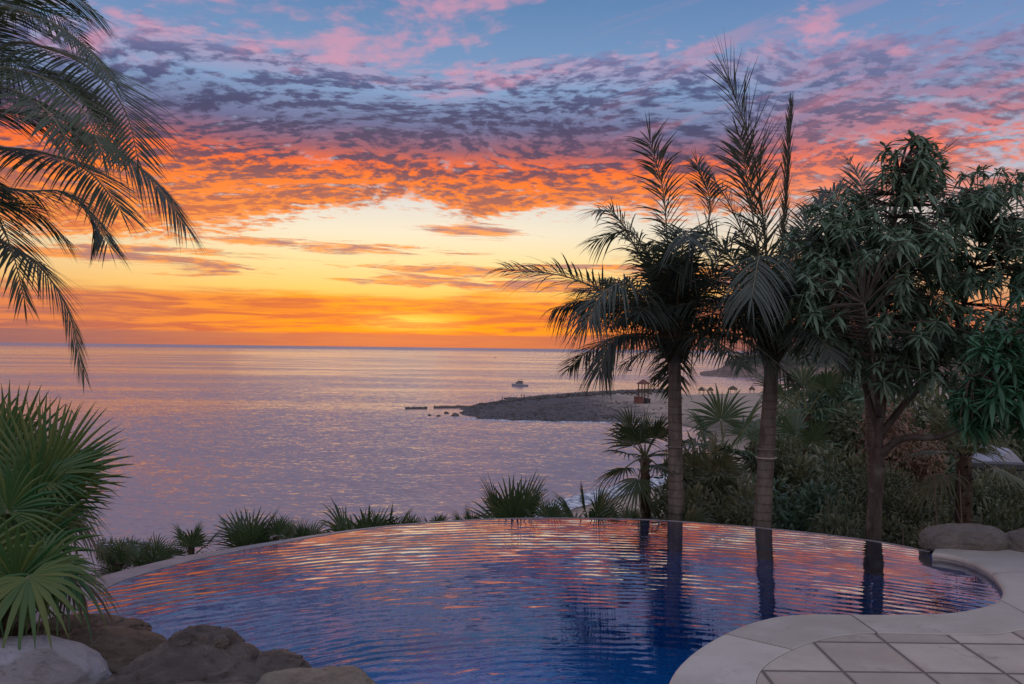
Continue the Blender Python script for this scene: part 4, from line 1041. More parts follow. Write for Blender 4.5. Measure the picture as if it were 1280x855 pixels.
leafy_tree('long_leaved_tree', 'dark forked tree with long drooping leaves, right of the feather palms', 'tree', TB, [
    ([TB, at_d(1092, 660, 8.1), at_d(1096, 600, 8.1), at_d(1098, 560, 8.1)], 0.084, 0.066),
    ([at_d(1098, 566, 8.1), at_d(1100, 500, 8.1), at_d(1102, 430, 8.1), at_d(1112, 340, 8.1), at_d(1124, 215, 8.0)], 0.046, 0.012),
    ([at_d(1098, 570, 8.08), at_d(1128, 548, 8.0), at_d(1178, 545, 7.8), at_d(1222, 515, 7.6), at_d(1262, 440, 7.5)], 0.043, 0.013),
    ([at_d(1100, 545, 8.1), at_d(1128, 508, 8.15), at_d(1160, 470, 8.2), at_d(1200, 400, 8.3), at_d(1228, 290, 8.4)], 0.040, 0.011),
    ([at_d(1098, 540, 8.1), at_d(1080, 480, 8.2), at_d(1052, 400, 8.3), at_d(1040, 310, 8.3)], 0.034, 0.010),
    ([at_d(1100, 530, 8.15), at_d(1112, 460, 8.5), at_d(1130, 380, 8.9), at_d(1150, 300, 9.1)], 0.035, 0.010),
    ([at_d(1099, 520, 8.0), at_d(1090, 440, 7.6), at_d(1080, 380, 7.3)], 0.035, 0.010),
], [
    (1142, 212, 50, 50, 8.0, 0.4, 80), (1058, 272, 48, 46, 8.2, 0.5, 75), (1240, 250, 60, 48, 8.2, 0.6, 110),
    (1118, 312, 110, 66, 8.0, 0.9, 250), (1222, 330, 75, 46, 8.2, 0.7, 95), (1040, 372, 62, 60, 8.0, 0.8, 130),
    (1130, 395, 105, 50, 8.1, 0.9, 150), (1250, 410, 50, 42, 7.8, 0.6, 55), (1180, 455, 80, 36, 8.0, 0.6, 70), (1290, 300, 40, 60, 8.0, 0.5, 60), (1012, 330, 40, 60, 8.2, 0.5, 60), (1180, 268, 50, 36, 8.3, 0.5, 50), (1010, 410, 42, 40, 8.1, 0.5, 45), (1100, 450, 60, 34, 8.0, 0.6, 40)],
    M['mango_leaf'], 0.165, 21, holes=[(1228, 322, 26, 15), (1246, 372, 22, 18), (1185, 395, 14, 10), (1160, 440, 20, 10)])
# a nearer, greener tree leaning in from the right
RB = Vector((5.35, 6.3, 0.0))
leafy_tree('broad_leaved_tree', 'bright green long-leaved tree reaching in from the right edge, low over the boulders', 'tree', RB, [
    ([RB, RB + Vector((-0.05, 0, 0.9)), RB + Vector((-0.3, 0.0, 1.6)), at_d(1300, 420, 6.4)], 0.07, 0.02), ([RB + Vector((-0.1, 0, 1.1)), at_d(1430, 430, 6.35), at_d(1440, 330, 6.3)], 0.05, 0.015),
    ([RB + Vector((-0.1, 0, 1.0)), at_d(1330, 480, 6.3), at_d(1270, 460, 6.3), at_d(1215, 470, 6.4)], 0.04, 0.01)],
    [(1262, 465, 56, 62, 6.4, 0.4, 110), (1215, 505, 40, 42, 6.5, 0.35, 45), (1300, 380, 40, 50, 6.6, 0.4, 40), (1320, 500, 60, 60, 6.4, 0.4, 50), (1390, 400, 80, 90, 6.4, 0.6, 110), (1440, 330, 70, 70, 6.3, 0.6, 80)],
    M['bright_leaf'], 0.16, 33, holes=[(1262, 560, 30, 22)])

# ------------------------------------------------------------------ undergrowth on the slope to the right
def shrub_mesh(name, lmat, seed, n, L, w, R=(1, 1, 1), dr=0.3, stems=14):
    rnd = random.Random(seed); lf = MB(); st = MB()
    lobes = [(Vector((rnd.uniform(-0.6, 0.6), rnd.uniform(-0.6, 0.6), rnd.uniform(0.0, 0.95))), rnd.uniform(0.28, 0.5)) for _ in range(13)]
    for k in range(n):
        c, r = rnd.choice(lobes); v = Vector((rnd.gauss(0, 1), rnd.gauss(0, 1), rnd.gauss(0, 1))).normalized()
        p = c + v * r * rnd.random() ** 0.35; p = Vector((p.x * R[0], p.y * R[1], p.z * R[2]))
        blade(lf, p, v + ZUP * 0.4 + jit((0, 0, 0), 0.6, rnd), L * rnd.uniform(0.6, 1.3), L * w, dr * rnd.uniform(0, 2), ZUP, 3, 0.3, 0.4, 0, rnd.uniform(-1, 1))
    for k in range(stems):
        c, r = rnd.choice(lobes); e = Vector((c.x * R[0], c.y * R[1], c.z * R[2])) + jit((0, 0, 0), r * 0.7, rnd)
        st.tube([Vector((rnd.uniform(-0.1, 0.1), rnd.uniform(-0.1, 0.1), -3.5)), Vector((rnd.uniform(-0.15, 0.15), rnd.uniform(-0.15, 0.15), -0.3)), e * 0.5 + jit((0, 0, 0), 0.08, rnd), e], [0.02, 0.018, 0.012, 0.005], 5)
    a = lf.build('foliage', lmat, None); b = st.build('stems', M['twig'], None)
    return a, b
protos = {}
for k, (mt, n_, L_, w_, dr_) in {'dark': ('shrub_leaf', 3600, 0.14, 0.45, 0.3), 'olive': ('olive_leaf', 3200, 0.12, 0.38, 0.4), 'dry': ('dry_leaf', 1700, 0.15, 0.5, 0.8), 'long': ('shrub_leaf', 2000, 0.34, 0.12, 1.0), 'green': ('mango_leaf', 2300, 0.20, 0.36, 0.5)}.items():
    protos[k] = shrub_mesh(k, M[mt], hash(mt) % 7 + n_, n_, L_, w_, dr=dr_)
used_ = set()
def shrub(kind, px, py_top, d, halfw, zbase, label, rz=0.0):
    top = at_d(px, py_top, d); h = top.z - zbase; w = halfw / F_PX * d
    loc = Vector((top.x, top.y, zbase)); root = empty('shrub', loc, label, 'shrub', 'shrubs crowding the slope behind the pool')
    for src in protos[kind]:
        c = src if (kind, src.name[:4]) not in used_ else src.copy()
        if c is src: used_.add((kind, src.name[:4]))
        else: COL.objects.link(c)
        c.parent = root
    root.rotation_euler = (0, 0, rz); s_ = w / 0.80; sz = min(h / 1.35, s_ * 1.25)
    for c in root.children: c.scale = (s_, s_, sz); c.location = (0, 0, max(0.0, h - 1.35 * sz))
    return root
for row in [
    ('dark', 868, 560, 11.5, 46, -2.4, 'dark shrub between the trunks of the left and middle feather palms', 0.3),
    ('long', 905, 548, 12.5, 60, -3.0, 'tangle of narrow grey-green leaves left of the middle feather palm trunk', 1.2),
    ('dark', 912, 600, 10.2, 52, -2.2, 'low dark shrub at the pool edge left of the middle feather palm trunk', 2.0),
    ('green', 1000, 592, 11.0, 50, -2.3, 'broad-leaved shrub right of the middle feather palm trunk', 0.8),
    ('dark', 1040, 560, 12.5, 60, -2.8, 'shrub behind the forked trunk on its left side', 2.6),
    ('dry', 1118, 500, 13.5, 46, -1.4, 'reddish brown dry shrub right of the forked trunk', 0.5),
    ('dry', 1150, 545, 12.8, 34, -1.9, 'small rust-coloured shrub below the lowest branch of the forked tree', 1.9),
    ('olive', 1128, 590, 11.0, 40, -2.2, 'olive shrub just right of the forked trunk', 0.1),
    ('olive', 1180, 612, 10.5, 52, -2.2, 'olive shrub with bare stalks behind the right end of the pool', 1.1),
    ('dark', 1238, 628, 10.0, 50, -2.0, 'dark shrub rising behind the long boulder', 2.2),
    ('olive', 1290, 615, 10.5, 46, -2.0, 'olive shrub at the right edge behind the boulders', 3.0),
    ('long', 1060, 625, 9.9, 46, -2.1, 'straggly thin-leaved shrub at the pool edge left of the forked trunk', 0.6),
    ('dark', 1150, 645, 9.4, 44, -1.9, 'lowest shrub by the pool edge right of the forked trunk', 1.4),
    ('green', 1055, 462, 17.0, 48, -3.5, 'tall shrub showing between the middle feather palm and the forked tree', 2.9),
    ('dark', 1010, 470, 24.0, 60, -5.0, 'tall dark shrub far down the slope below the headland', 0.9),
    ('dark', 1150, 470, 20.0, 80, -4.0, 'large dark shrub high behind the garden wall', 1.7),
    ('dark', 1075, 500, 16.0, 44, -3.0, 'dark shrub directly behind the fork of the forked tree', 0.7),
    ('long', 1100, 455, 21.0, 60, -4.5, 'tall wispy shrub behind the upper limbs of the forked tree', 2.3),
    ('dark', 1215, 505, 17.0, 50, -3.2, 'dark shrub rising over the middle of the garden wall', 1.1),
    ('dark', 1290, 500, 17.5, 44, -3.2, 'dark shrub over the wall cut by the right picture edge', 0.2),
    ('olive', 1100, 575, 11.6, 34, -2.4, 'olive shrub close behind the foot of the forked trunk', 2.7),
    ('dark', 1205, 596, 12.2, 48, -2.6, 'dark shrub in front of the middle of the garden wall', 0.5),
    ('long', 1262, 592, 12.0, 44, -2.6, 'wispy shrub in front of the right part of the garden wall', 1.6),
    ('dark', 975, 545, 13.0, 40, -3.0, 'dark shrub just right of the middle feather palm trunk', 2.4),
    ('dark', 1035, 505, 19.0, 44, -4.2, 'dark shrub under the headland between the two trees', 1.3),
    ('green', 1150, 560, 13.3, 46, -2.8, 'broad-leaved shrub between the red dry shrub and the garden wall', 0.9),
    ('olive', 1285, 585, 11.4, 40, -2.4, 'olive shrub covering the right end of the garden wall', 1.9),
    ('dark', 1235, 590, 11.2, 40, -2.4, 'dark shrub close in front of the garden wall, left of the olive one', 2.8),
    ('olive', 1370, 590, 9.6, 70, -1.9, 'olive shrub outside the right edge behind the boulders', 1.2),
    ('dark', 1480, 570, 10.0, 90, -1.9, 'dark shrub farthest right outside the picture behind the terrace', 2.0),
    ('olive', 1245, 520, 18.0, 34, -3.5, 'olive shrub standing above the garden wall near the right edge', 0.4)]:
    shrub(*row)
# costapalmate fan palms in the middle distance
for i, (x_, y_, d_, R_, nl, lab, mt) in enumerate([
    (905, 572, 13.5, 0.85, 8, 'big fan palm with arching leaves between the left and middle feather palms', 'fan_leaf'),
    (1000, 585, 14.5, 0.90, 8, 'fan palm with rounded drooping leaves right of the middle feather palm trunk', 'fan_leaf'),
    (1008, 520, 17.0, 1.05, 7, 'upright fan palm further back between the middle feather palm and forked tree', 'fan_leaf'),
    (890, 610, 11.3, 0.55, 8, 'fine-leaved fan palm low between the left and middle trunks', 'olive_leaf'),
    (1205, 570, 9.6, 0.55, 8, 'yellowish fan palm under the lowest branch of the forked tree', 'olive_leaf')]):
    t_ = at_d(x_, y_, d_); zb = ground_z(t_.x, t_.y)
    fan_palm(Vector((t_.x, t_.y, zb)), R_, nl, lab, 'fan palms on the slope', 60 + i, M[mt], trunk=max(0.2, t_.z - zb), trunk_r=0.09, pet=R_ * 0.75, up=1.3, lo=-0.35, droop=0.35, n=26, spread=1.9, ragged=0.08)
# bare stalks leaning over the right end of the pool
rnd = random.Random(5)
for i, (a, b, lab) in enumerate([((1136, 694), (1128, 660), 'short pale stalk leaning left beside the pool edge'), ((1140, 692), (1168, 645), 'pale forked stalk at the right end of the vanishing edge'),
        ((1216, 668), (1228, 640), 'thin dry stalk poking up behind the long boulder'), ((1178, 690), (1167, 575), 'tall straight thin stem in front of the garden wall'), ((1206, 672), (1199, 588), 'thin upright stem in front of the garden wall, right of the taller one')]):
    p, q = at_d(*a, 8.6), at_d(*b, 8.7); mb = MB(); p.z -= 0.7
    mb.tube(catmull([p, p.lerp(q, 0.5) + jit((0, 0, 0), 0.03, rnd), q], 5), [0.011, 0.010, 0.010, 0.009, 0.009, 0.008, 0.008, 0.007, 0.007, 0.006, 0.004], 5)
    if i in (1, 4): mb.tube([p.lerp(q, 0.6), p.lerp(q, 0.8) + Vector((-0.10, 0, 0.02)), p.lerp(q, 0.95) + Vector((-0.14, 0, 0))], [0.006, 0.005, 0.003], 5)
    tag(mb.build('dry_stalk', M['twig'], at=p), lab, 'stalk', 'bare stalks behind the pool')

# ================================================================== boulders
def rock(name, label, c, r, matn, seed, rz=0.0, sub=5, amp=0.28, freq=1.0, flat=0.0, group=None, cat='boulder', tilt=0.0):
    bm = bmesh.new(); bmesh.ops.create_icosphere(bm, subdivisions=sub, radius=1.0)
    off = Vector((seed * 3.7, seed * 1.3, seed * 2.1))
    for v in bm.verts:
        p = v.co.copy(); n = p.normalized()
        a = noise.noise(p * freq * 1.1 + off) * amp + abs(noise.noise(p * freq * 2.3 + off)) * amp * 0.45 + noise.fractal(p * freq * 5 + off, 0.7, 2.1, 5) * amp * 0.16
        a -= 0.10 * math.exp(-(noise.noise(p * freq * 1.5 + off * 1.7) / 0.045) ** 2) * amp / 0.28
        a += (1 - abs(noise.noise(p * freq * 3.1 + off * 0.6)) * 2.2) * amp * 0.16
        q = n * (1 + a)
        q = Vector((math.copysign(abs(q.x) ** (1 - flat * 0.3), q.x), q.y, math.copysign(abs(q.z) ** (1 - flat * 0.25), q.z)))
        x_, y_, z_ = q.x * r[0], q.y * r[1], q.z * r[2]
        v.co = (x_ * cos(rz) - y_ * sin(rz), x_ * sin(rz) + y_ * cos(rz), z_ + tilt * x_)
    me = bpy.data.meshes.new(name); bm.to_mesh(me); bm.free()
    me.materials.append(M[matn]); me.polygons.foreach_set('use_smooth', [True] * len(me.polygons))
    o = bpy.data.objects.new(name, me); COL.objects.link(o); o.location = c
    return tag(o, label, cat, group)
GB = 'boulders along the near left edge of the pool'
def rk(px, pyc, d, w, h, dep, mt, seed, label, **kw):
    p = at_d(px, pyc, d); s = d / F_PX
    return rock('boulder', label, p, (w * s, dep, h * s), mt, seed, group=GB, **kw)
rk(232, 880, 3.45, 126, 56, 0.34, 'rock_dark', 2, 'dark rounded boulder in the middle of the pool edge rocks', amp=0.30, rz=0.15)
rk(250, 824, 3.62, 50, 38, 0.20, 'rock_dark', 8, 'dark humped rock forming the peak above the water', amp=0.40, rz=0.5)
rk(332, 850, 3.55, 52, 28, 0.20, 'rock_dark', 11, 'small dark sloping rock right of the peak', amp=0.35)
rk(20, 880, 3.55, 120, 72, 0.42, 'rock_pale', 4, 'smooth pale boulder in the bottom left corner', amp=0.16, freq=0.7)
rk(140, 828, 4.02, 80, 34, 0.26, 'rock_brown', 6, 'brown boulder behind the pale one, under the fan palm leaves', amp=0.26, tilt=-0.10)
rk(108, 792, 4.25, 66, 18, 0.20, 'rock_brown', 13, 'low brown rock beneath the drooping fan palm leaves', amp=0.3)
rk(395, 876, 3.35, 90, 30, 0.26, 'rock_beige', 9, 'low beige rock at the water by the bottom edge of the picture', amp=0.22, freq=1.3)
rk(215, 935, 2.95, 170, 60, 0.35, 'rock_dark', 19, 'broad dark rock nearest the viewer below the picture edge', amp=0.2)
GR = 'boulders at the right end of the pool'
p = at_d(1209, 677, 6.95); rock('boulder', 'long smooth grey-tan boulder at the right end of the vanishing edge', p, (0.37, 0.26, 0.145), 'rock_grey', 21, 0.0, 5, 0.14, 0.8, 0.8, GR)
p = at_d(1302, 682, 6.85); rock('boulder', 'second tan boulder cut by the right edge of the picture', p, (0.34, 0.26, 0.14), 'rock_grey', 24, 0.2, 5, 0.15, 0.8, 0.6, GR)
p = at_d(1420, 690, 6.9); rock('boulder', 'boulder out of view beyond the tan one on the coping', p, (0.40, 0.26, 0.15), 'rock_grey', 27, 0.1, 5, 0.15, 0.8, 0.6, GR)

# garden wall behind the right end of the pool
def wall(label, a, b, z0, z1, th):
    d = (b - a); d.z = 0; L = d.length; d.normalize(); n_ = Vector((-d.y, d.x, 0)) * th / 2
    root = empty('garden_wall', Vector((a.x, a.y, z0)), label, 'wall')
    mb = MB()
    for s0, s1, za, zb, k in [(0, L, z0, z1, 1.0)]:
        q = [a + n_ * k, b + n_ * k, b - n_ * k, a - n_ * k]
        lo = [mb.vert((p.x, p.y, za)) for p in q]; hi = [mb.vert((p.x, p.y, zb)) for p in q]
        mb.face(lo); mb.face(hi[::-1])
        for i in range(4): mb.face((lo[i], hi[i], hi[(i + 1) % 4], lo[(i + 1) % 4]))
    mb.build('masonry', M['wallstone'], root)
    mb = MB(); q = [a + n_ * 1.3 - d * 0.03, b + n_ * 1.3 + d * 0.03, b - n_ * 1.3 + d * 0.03, a - n_ * 1.3 - d * 0.03]
    lo = [mb.vert((p.x, p.y, z1 + 0.003)) for p in q]; hi = [mb.vert((p.x, p.y, z1 + 0.09)) for p in q]
    mb.face(lo); mb.face(hi[::-1])
    for i in range(4): mb.face((lo[i], hi[i], hi[(i + 1) % 4], lo[(i + 1) % 4]))
    mb.build('cap', M['wallstone'], root); return root
wa, wb = at_d(1085, 600, 14.5), at_d(1400, 600, 13.5)
wall('low grey garden wall half hidden by shrubs behind the right end of the pool', wa, wb, -4.2, at_d(1200, 584, 14.0).z, 0.25)
# pale folded parasol / canvas seen through the branches
p0 = at_d(1262, 574, 15.5); root = empty('canvas_shelter', Vector((p0.x, p0.y, p0.z - 2.6)), 'pale pitched canvas shelter glimpsed beyond the garden wall at the right', 'shelter')
mb = MB(); w_ = 0.36
ap = mb.vert(p0 + Vector((0, 0, 0.20))); ap2 = mb.vert(p0 + Vector((0, 0.9, 0.20)))
q = [mb.vert(p0 + Vector((-w_, 0, -0.15))), mb.vert(p0 + Vector((w_, 0, -0.15))), mb.vert(p0 + Vector((w_, 0.9, -0.15))), mb.vert(p0 + Vector((-w_, 0.9, -0.15)))]
mb.face((ap, ap2, q[3], q[0])); mb.face((ap, q[1], q[2], ap2)); mb.face((ap, q[0], q[1])); mb.face((ap2, q[2], q[3]))
mb.build('canopy', M['white_cloth'], root)
for sx in (-0.32, 0.32):
    for sy in (0.04, 0.86):
        mb = MB(); mb.tube([p0 + Vector((sx, sy, -2.6)), p0 + Vector((sx, sy, -0.14))], 0.03, 8); mb.build('pole', M['wood'], root)

# ================================================================== far things
def facing(a): return Matrix.Rotation(a, 3, 'Z')
# motor cruiser
bp = on_z(650, 483, SEA); s_ = 1.0
boat = empty('motor_cruiser', Vector((bp.x, bp.y, SEA)), 'white motor cruiser with a dark flybridge anchored on the open bay', 'boat')
Rm = facing(radians(172)); L_ = 8.6
hull = MB(); rows = []
for i in range(15):
    t = i / 14; x_ = -L_ / 2 + L_ * t
    bw = 1.35 * (1 - max(0, (t - 0.45) / 0.55) ** 2.2) * (0.92 + 0.08 * min(1, t * 4)); sheer = 1.05 + 0.75 * max(0, t - 0.3) ** 1.5
    kb = -0.5 + 0.55 * max(0, t - 0.7) / 0.3 * 0.9
    sec = [(-bw, sheer), (-bw * 0.93, sheer * 0.45), (-bw * 0.78, 0.02), (0, kb), (bw * 0.78, 0.02), (bw * 0.93, sheer * 0.45), (bw, sheer)]
    rows.append([hull.vert(Rm @ Vector((x_ + (0.25 if k in (0, 6) else 0.1 if k in (1, 5) else 0) * t, y_, z_)) + bp) for k, (y_, z_) in enumerate(sec)])
for a, b in zip(rows, rows[1:]):
    for k in range(6): hull.face((a[k], b[k], b[k + 1], a[k + 1]), 1 if k in (1, 2, 3, 4) and k not in (1, 4) else 0)
    hull.face((a[0], a[6], b[6], b[0]))
hull.face(rows[0]); hull.face(rows[-1][::-1])
hull.build('hull', [M['white_gel'], M['hull_blue']], boat)
def bbox_part(name, c, s, mt, taper=0.85):
    m_ = MB(); m_.box((0, 0, 0), s, 0, 0, taper); m_.v = [tuple(Rm @ (Vector(v) + Vector(c)) + bp) for v in m_.v]; return m_.build(name, mt, boat)
bbox_part('cabin', (0.3, 0, 1.75), (4.2, 2.2, 1.25), M['white_gel'], 0.8)
bbox_part('windscreen', (0.35, 0, 1.85), (3.9, 2.24, 0.5), M['dark_glass'], 0.9)
bbox_part('flybridge', (-0.1, 0, 2.62), (2.6, 1.9, 0.5), M['hull_blue'], 1.05)
bbox_part('canopy', (-0.2, 0, 3.55), (2.3, 1.8, 0.12), M['hull_blue'], 0.95)
for sx in (-1.2, 0.8):
    for sy in (-0.8, 0.8): bbox_part('canopy_post', (sx, sy, 3.15), (0.07, 0.07, 0.75), M['dark_glass'], 1)
bbox_part('aerial', (-0.9, 0, 4.5), (0.05, 0.05, 1.9), M['dark_glass'], 0.5)
# two small skiffs further out
for px, py, lab in [(787, 463.5, 'tiny dark skiff on the sea left of the leftmost feather palm crown'), (619, 447.5, 'speck of a boat near the horizon at the middle')]:
    q = on_z(px, py, SEA); k = 1.0; rt = empty('skiff', Vector((q.x, q.y, SEA)), lab, 'boat', 'distant skiffs'); mb = MB(); rows = []
    for i in range(9):
        t = i / 8; bw = 0.8 * sin(pi * min(1, 0.35 + t * 0.65)) * k + 0.02; x_ = (-2.2 + 4.4 * t) * k
        rows.append([mb.vert(q + Vector((x_, -bw, 0.7 * k + 0.3 * t * k))), mb.vert(q + Vector((x_, 0, -0.3))), mb.vert(q + Vector((x_, bw, 0.7 * k + 0.3 * t * k)))])
    for a, b in zip(rows, rows[1:]):
        for j in range(2): mb.face((a[j], b[j], b[j + 1], a[j + 1]))
        mb.face((a[0], a[2], b[2], b[0]))
    mb.build('hull', M['hull_blue'], rt); m2 = MB(); m2.box((q.x - 1.5 * k, q.y, SEA + 1.0 * k), (0.4 * k, 0.4 * k, 0.8 * k)); m2.build('outboard_motor', M['dark_glass'], rt)

# people on the spit
def person(px, py, label, h=1.72, stride=0.18, rot=0.3, arm=0.1):
    f = on_z(px, py, SEA + 0.7); gz = ground_z(f.x, f.y); f = Vector((f.x, f.y, gz))
    V = [(0, 0, .93), (0, 0, 1.10), (0, 0, 1.30), (0, 0, 1.43), (0, 0, 1.50), (0, .02, 1.60), (0, .01, 1.70),
         (.10, 0, .90), (.12, stride, .50), (.12, stride * 1.0, .07), (.12, stride + .13, .03), (-.10, 0, .90), (-.12, -stride * .6, .50), (-.12, -stride * 1.4, .09), (-.12, -stride * 1.4 + .12, .03),
         (.19, 0, 1.40), (.25, -arm, 1.13), (.26, -arm + .10, .88), (.26, -arm + .15, .80), (-.19, 0, 1.40), (-.25, arm, 1.13), (-.26, arm + .10, .88), (-.26, arm + .15, .80)]
    E_ = [(0, 1), (1, 2), (2, 3), (3, 4), (4, 5), (5, 6), (0, 7), (7, 8), (8, 9), (9, 10), (0, 11), (11, 12), (12, 13), (13, 14), (3, 15), (15, 16), (16, 17), (17, 18), (3, 19), (19, 20), (20, 21), (21, 22)]
    Rd = [.15, .14, .16, .11, .055, .095, .08, .09, .065, .04, .035, .09, .065, .04, .035, .06, .045, .034, .03, .06, .045, .034, .03]
    me = bpy.data.meshes.new('person'); me.from_pydata([(x * cos(rot) - y * sin(rot), x * sin(rot) + y * cos(rot), z * h / 1.78) for x, y, z in V], E_, [])
    o = bpy.data.objects.new('person', me); COL.objects.link(o); o.location = f
    md = o.modifiers.new('skin', 'SKIN'); o.data.skin_vertices[0]
    for i, sv in enumerate(me.skin_vertices[0].data): sv.radius = (Rd[i], Rd[i] * 0.8); sv.use_root = (i == 0)
    sb = o.modifiers.new('sub', 'SUBSURF'); sb.levels = 1; sb.render_levels = 1
    me.materials.append(M['cloth_dark']); return tag(o, label, 'person', 'people on the spit')
person(652, 501.5, 'right-hand person in dark clothes standing near the rocks of the spit', rot=0.6)
person(628, 503.6, 'left-hand person in dark clothes near the tip of the spit', rot=2.0, h=1.65)
person(655, 502.0, 'person in dark clothes close beside the right-hand one on the spit', rot=-0.8, stride=0.05, h=1.6)

# groyne at the tip and the low reef
def slab(px0, px1, py, h, w, label, seed):
    a, b = on_z(px0, py, SEA), on_z(px1, py - 1.3 * (px1 - px0) / 80, SEA); mb = MB(); rnd = random.Random(seed); rows = []
    for i in range(22):
        p = a.lerp(b, i / 21); j = rnd.uniform(-0.2, 0.2); hh = h * rnd.uniform(0.75, 1.1)
        rows.append([mb.vert(p + Vector((0, -w + j, -0.3))), mb.vert(p + Vector((j, -w * 0.7, hh * 0.8))), mb.vert(p + Vector((0, 0, hh))), mb.vert(p + Vector((0, w * 0.8 + j, hh * 0.7))), mb.vert(p + Vector((0, w, -0.3)))])
    for r1, r2 in zip(rows, rows[1:]):
        for k in range(4): mb.face((r1[k], r1[k + 1], r2[k + 1], r2[k]))
    mb.face(rows[0][::-1]); mb.face(rows[-1])
    return tag(mb.build('breakwater', M['rock_sea'], at=a), label, 'breakwater', 'low dark breakwater at the spit tip')
slab(507, 534, 511.3, 0.75, 1.0, 'short detached end of the dark low breakwater', 1)
slab(542, 632, 510.2, 0.8, 1.3, 'long dark low breakwater running back to the spit', 2)
q = on_z(642, 498.8, SEA); rock('reef_rock', 'flat dark reef rock just off the far side of the spit', q, (3.4, 1.6, 0.7), 'rock_sea', 31, 0, 4, 0.4, 1.5, cat='rock')
rnd = random.Random(9)
words = ['largest dark rock in the shallows off the spit tip', 'flat dark rock in the shallows near the breakwater gap', 'pointed dark rock in the shallows next to the stony shore', 'pair-edge dark rock awash below the breakwater', 'small round dark rock awash off the spit tip', 'outermost small rock in the shallows left of the others', 'dark rock at the waterline where the stones begin', 'low dark rock nearest the viewer at the spit shore']
for i, (px, py, r_) in enumerate([(569, 519.5, 1.0), (558, 516.5, 0.7), (583, 515, 1.0), (590, 519, 0.7), (548, 520, 0.5), (537, 519, 0.5), (601, 521.5, 0.9), (640, 525, 0.8)]):
    q = on_z(px, py, SEA + 0.1); rock('shore_rock', words[i], q, (r_ * 1.2, r_, r_ * 0.7), 'rock_sea', 50 + i, rnd.uniform(0, 3), 3, 0.35, 1.2, group='rocks in the shallows off the spit', cat='rock')
# heaped stones along the far side of the spit: past counting
mb = MB(); rnd = random.Random(14)
ico = bmesh.new(); bmesh.ops.create_icosphere(ico, subdivisions=1, radius=1.0); IV = [v.co.copy() for v in ico.verts]; IF = [[v.index for v in f.verts] for f in ico.faces]; ico.free()
rl = resample([Vector(r) for r in ridge], 60)
for k in range(1500):
    t = rnd.random() ** 0.8; p = rl[int(t * 59)] + Vector((rnd.gauss(0, 2.0), rnd.gauss(0, 2.6), 0)); p.z = ground_z(p.x, p.y)
    s = rnd.uniform(0.25, 0.72) * (0.55 + 0.95 * t); b0 = len(mb.v); rz = rnd.uniform(0, 6)
    for v in IV:
        u = v * s * (1 + 0.3 * noise.noise(v * 2 + p)); mb.vert((p.x + u.x * 1.2 * cos(rz) - u.y * sin(rz), p.y + u.x * sin(rz) + u.y * cos(rz), p.z + u.z * 0.8 + 0.1))
    for f in IF: mb.face([b0 + i for i in f])
for k in range(2600):
    q = on_z(520 + 340 * rnd.random() ** 0.85 * (0.6 + 0.4 * rnd.random()), rnd.uniform(505, 527), SEA + 0.5); gz = ground_z(q.x, q.y)
    if gz < SEA + 0.05: continue
    s = rnd.uniform(0.08, 0.30); b0 = len(mb.v)
    for v in IV: u = v * s * (1 + 0.3 * noise.noise(v * 2 + q)); mb.vert((q.x + u.x * 1.4, q.y + u.y, gz + u.z * 0.7 + 0.03))
    for f in IF: mb.face([b0 + i for i in f])
stuff(mb.build('heaped_stones', M['rock_sea']))

# lookout tower
tp = on_z(804, 504.5, SEA + 1.5); tz = ground_z(tp.x, tp.y); tp = Vector((tp.x, tp.y, tz)); s = tp.y / F_PX
tw = empty('lookout_tower', tp, 'lifeguard lookout tower with brick base and hipped roof on the spit', 'lookout tower')
def tpart(name, mt, fn):
    m_ = MB(); fn(m_); rz = 0.35
    m_.v = [(tp.x + x * cos(rz) - y * sin(rz), tp.y + x * sin(rz) + y * cos(rz), tp.z + z) for x, y, z in m_.v]; return m_.build(name, M[mt], tw)
tpart('base', 'brick', lambda m_: (m_.box((-1.75, 0, 0.95), (1.9, 3.2, 2.5)), m_.box((-1.75, 0, 2.26), (2.1, 3.4, 0.12))))
for sx in (-1.2, 1.2):
    for sy in (-1.2, 1.2): tpart('post', 'wood', lambda m_, sx=sx, sy=sy: m_.box((sx, sy, 3.2), (0.28, 0.28, 7.0)))
tpart('dark_hatch', 'dark_glass', lambda m_: (m_.box((0.1, -1.3, 1.0), (1.2, 0.3, 1.9)), m_.box((1.6, -1.0, 0.9), (0.9, 0.6, 1.6))))
tpart('platform', 'wood', lambda m_: m_.box((0, 0, 3.7), (3.1, 3.1, 0.22)))
def rail(m_):
    for z_ in (4.2, 4.75):
        for sx in (-1.45, 1.45): m_.box((sx, 0, z_), (0.09, 2.99, 0.10)); m_.box((0, sx, z_), (2.8, 0.09, 0.10))
    for k in range(5):
        for sx in (-1.45, 1.45): m_.box((-1.4 + 0.7 * k, sx, 4.3), (0.07, 0.07, 1.0)); m_.box((sx, -1.05 + 0.7 * k, 4.3), (0.07, 0.07, 1.0))
tpart('railing', 'wood', rail)
def brace(m_):
    for sy in (-1.2, 1.2): m_.tube([(-1.2, sy, 2.4), (1.2, sy, 3.6)], 0.07, 5); m_.tube([(1.2, sy, 2.4), (-1.2, sy, 3.6)], 0.07, 5)
tpart('cross_brace', 'wood', brace)
def roof(m_):
    a = [m_.vert(v) for v in [(-1.75, -1.75, 6.55), (1.75, -1.75, 6.55), (1.75, 1.75, 6.55), (-1.75, 1.75, 6.55)]]; b = [m_.vert(v) for v in [(-1.75, -1.75, 6.7), (1.75, -1.75, 6.7), (1.75, 1.75, 6.7), (-1.75, 1.75, 6.7)]]; t = m_.vert((0, 0, 8.3))
    m_.face(a[::-1])
    for k in range(4): m_.face((a[k], a[(k + 1) % 4], b[(k + 1) % 4], b[k])); m_.face((b[k], b[(k + 1) % 4], t))
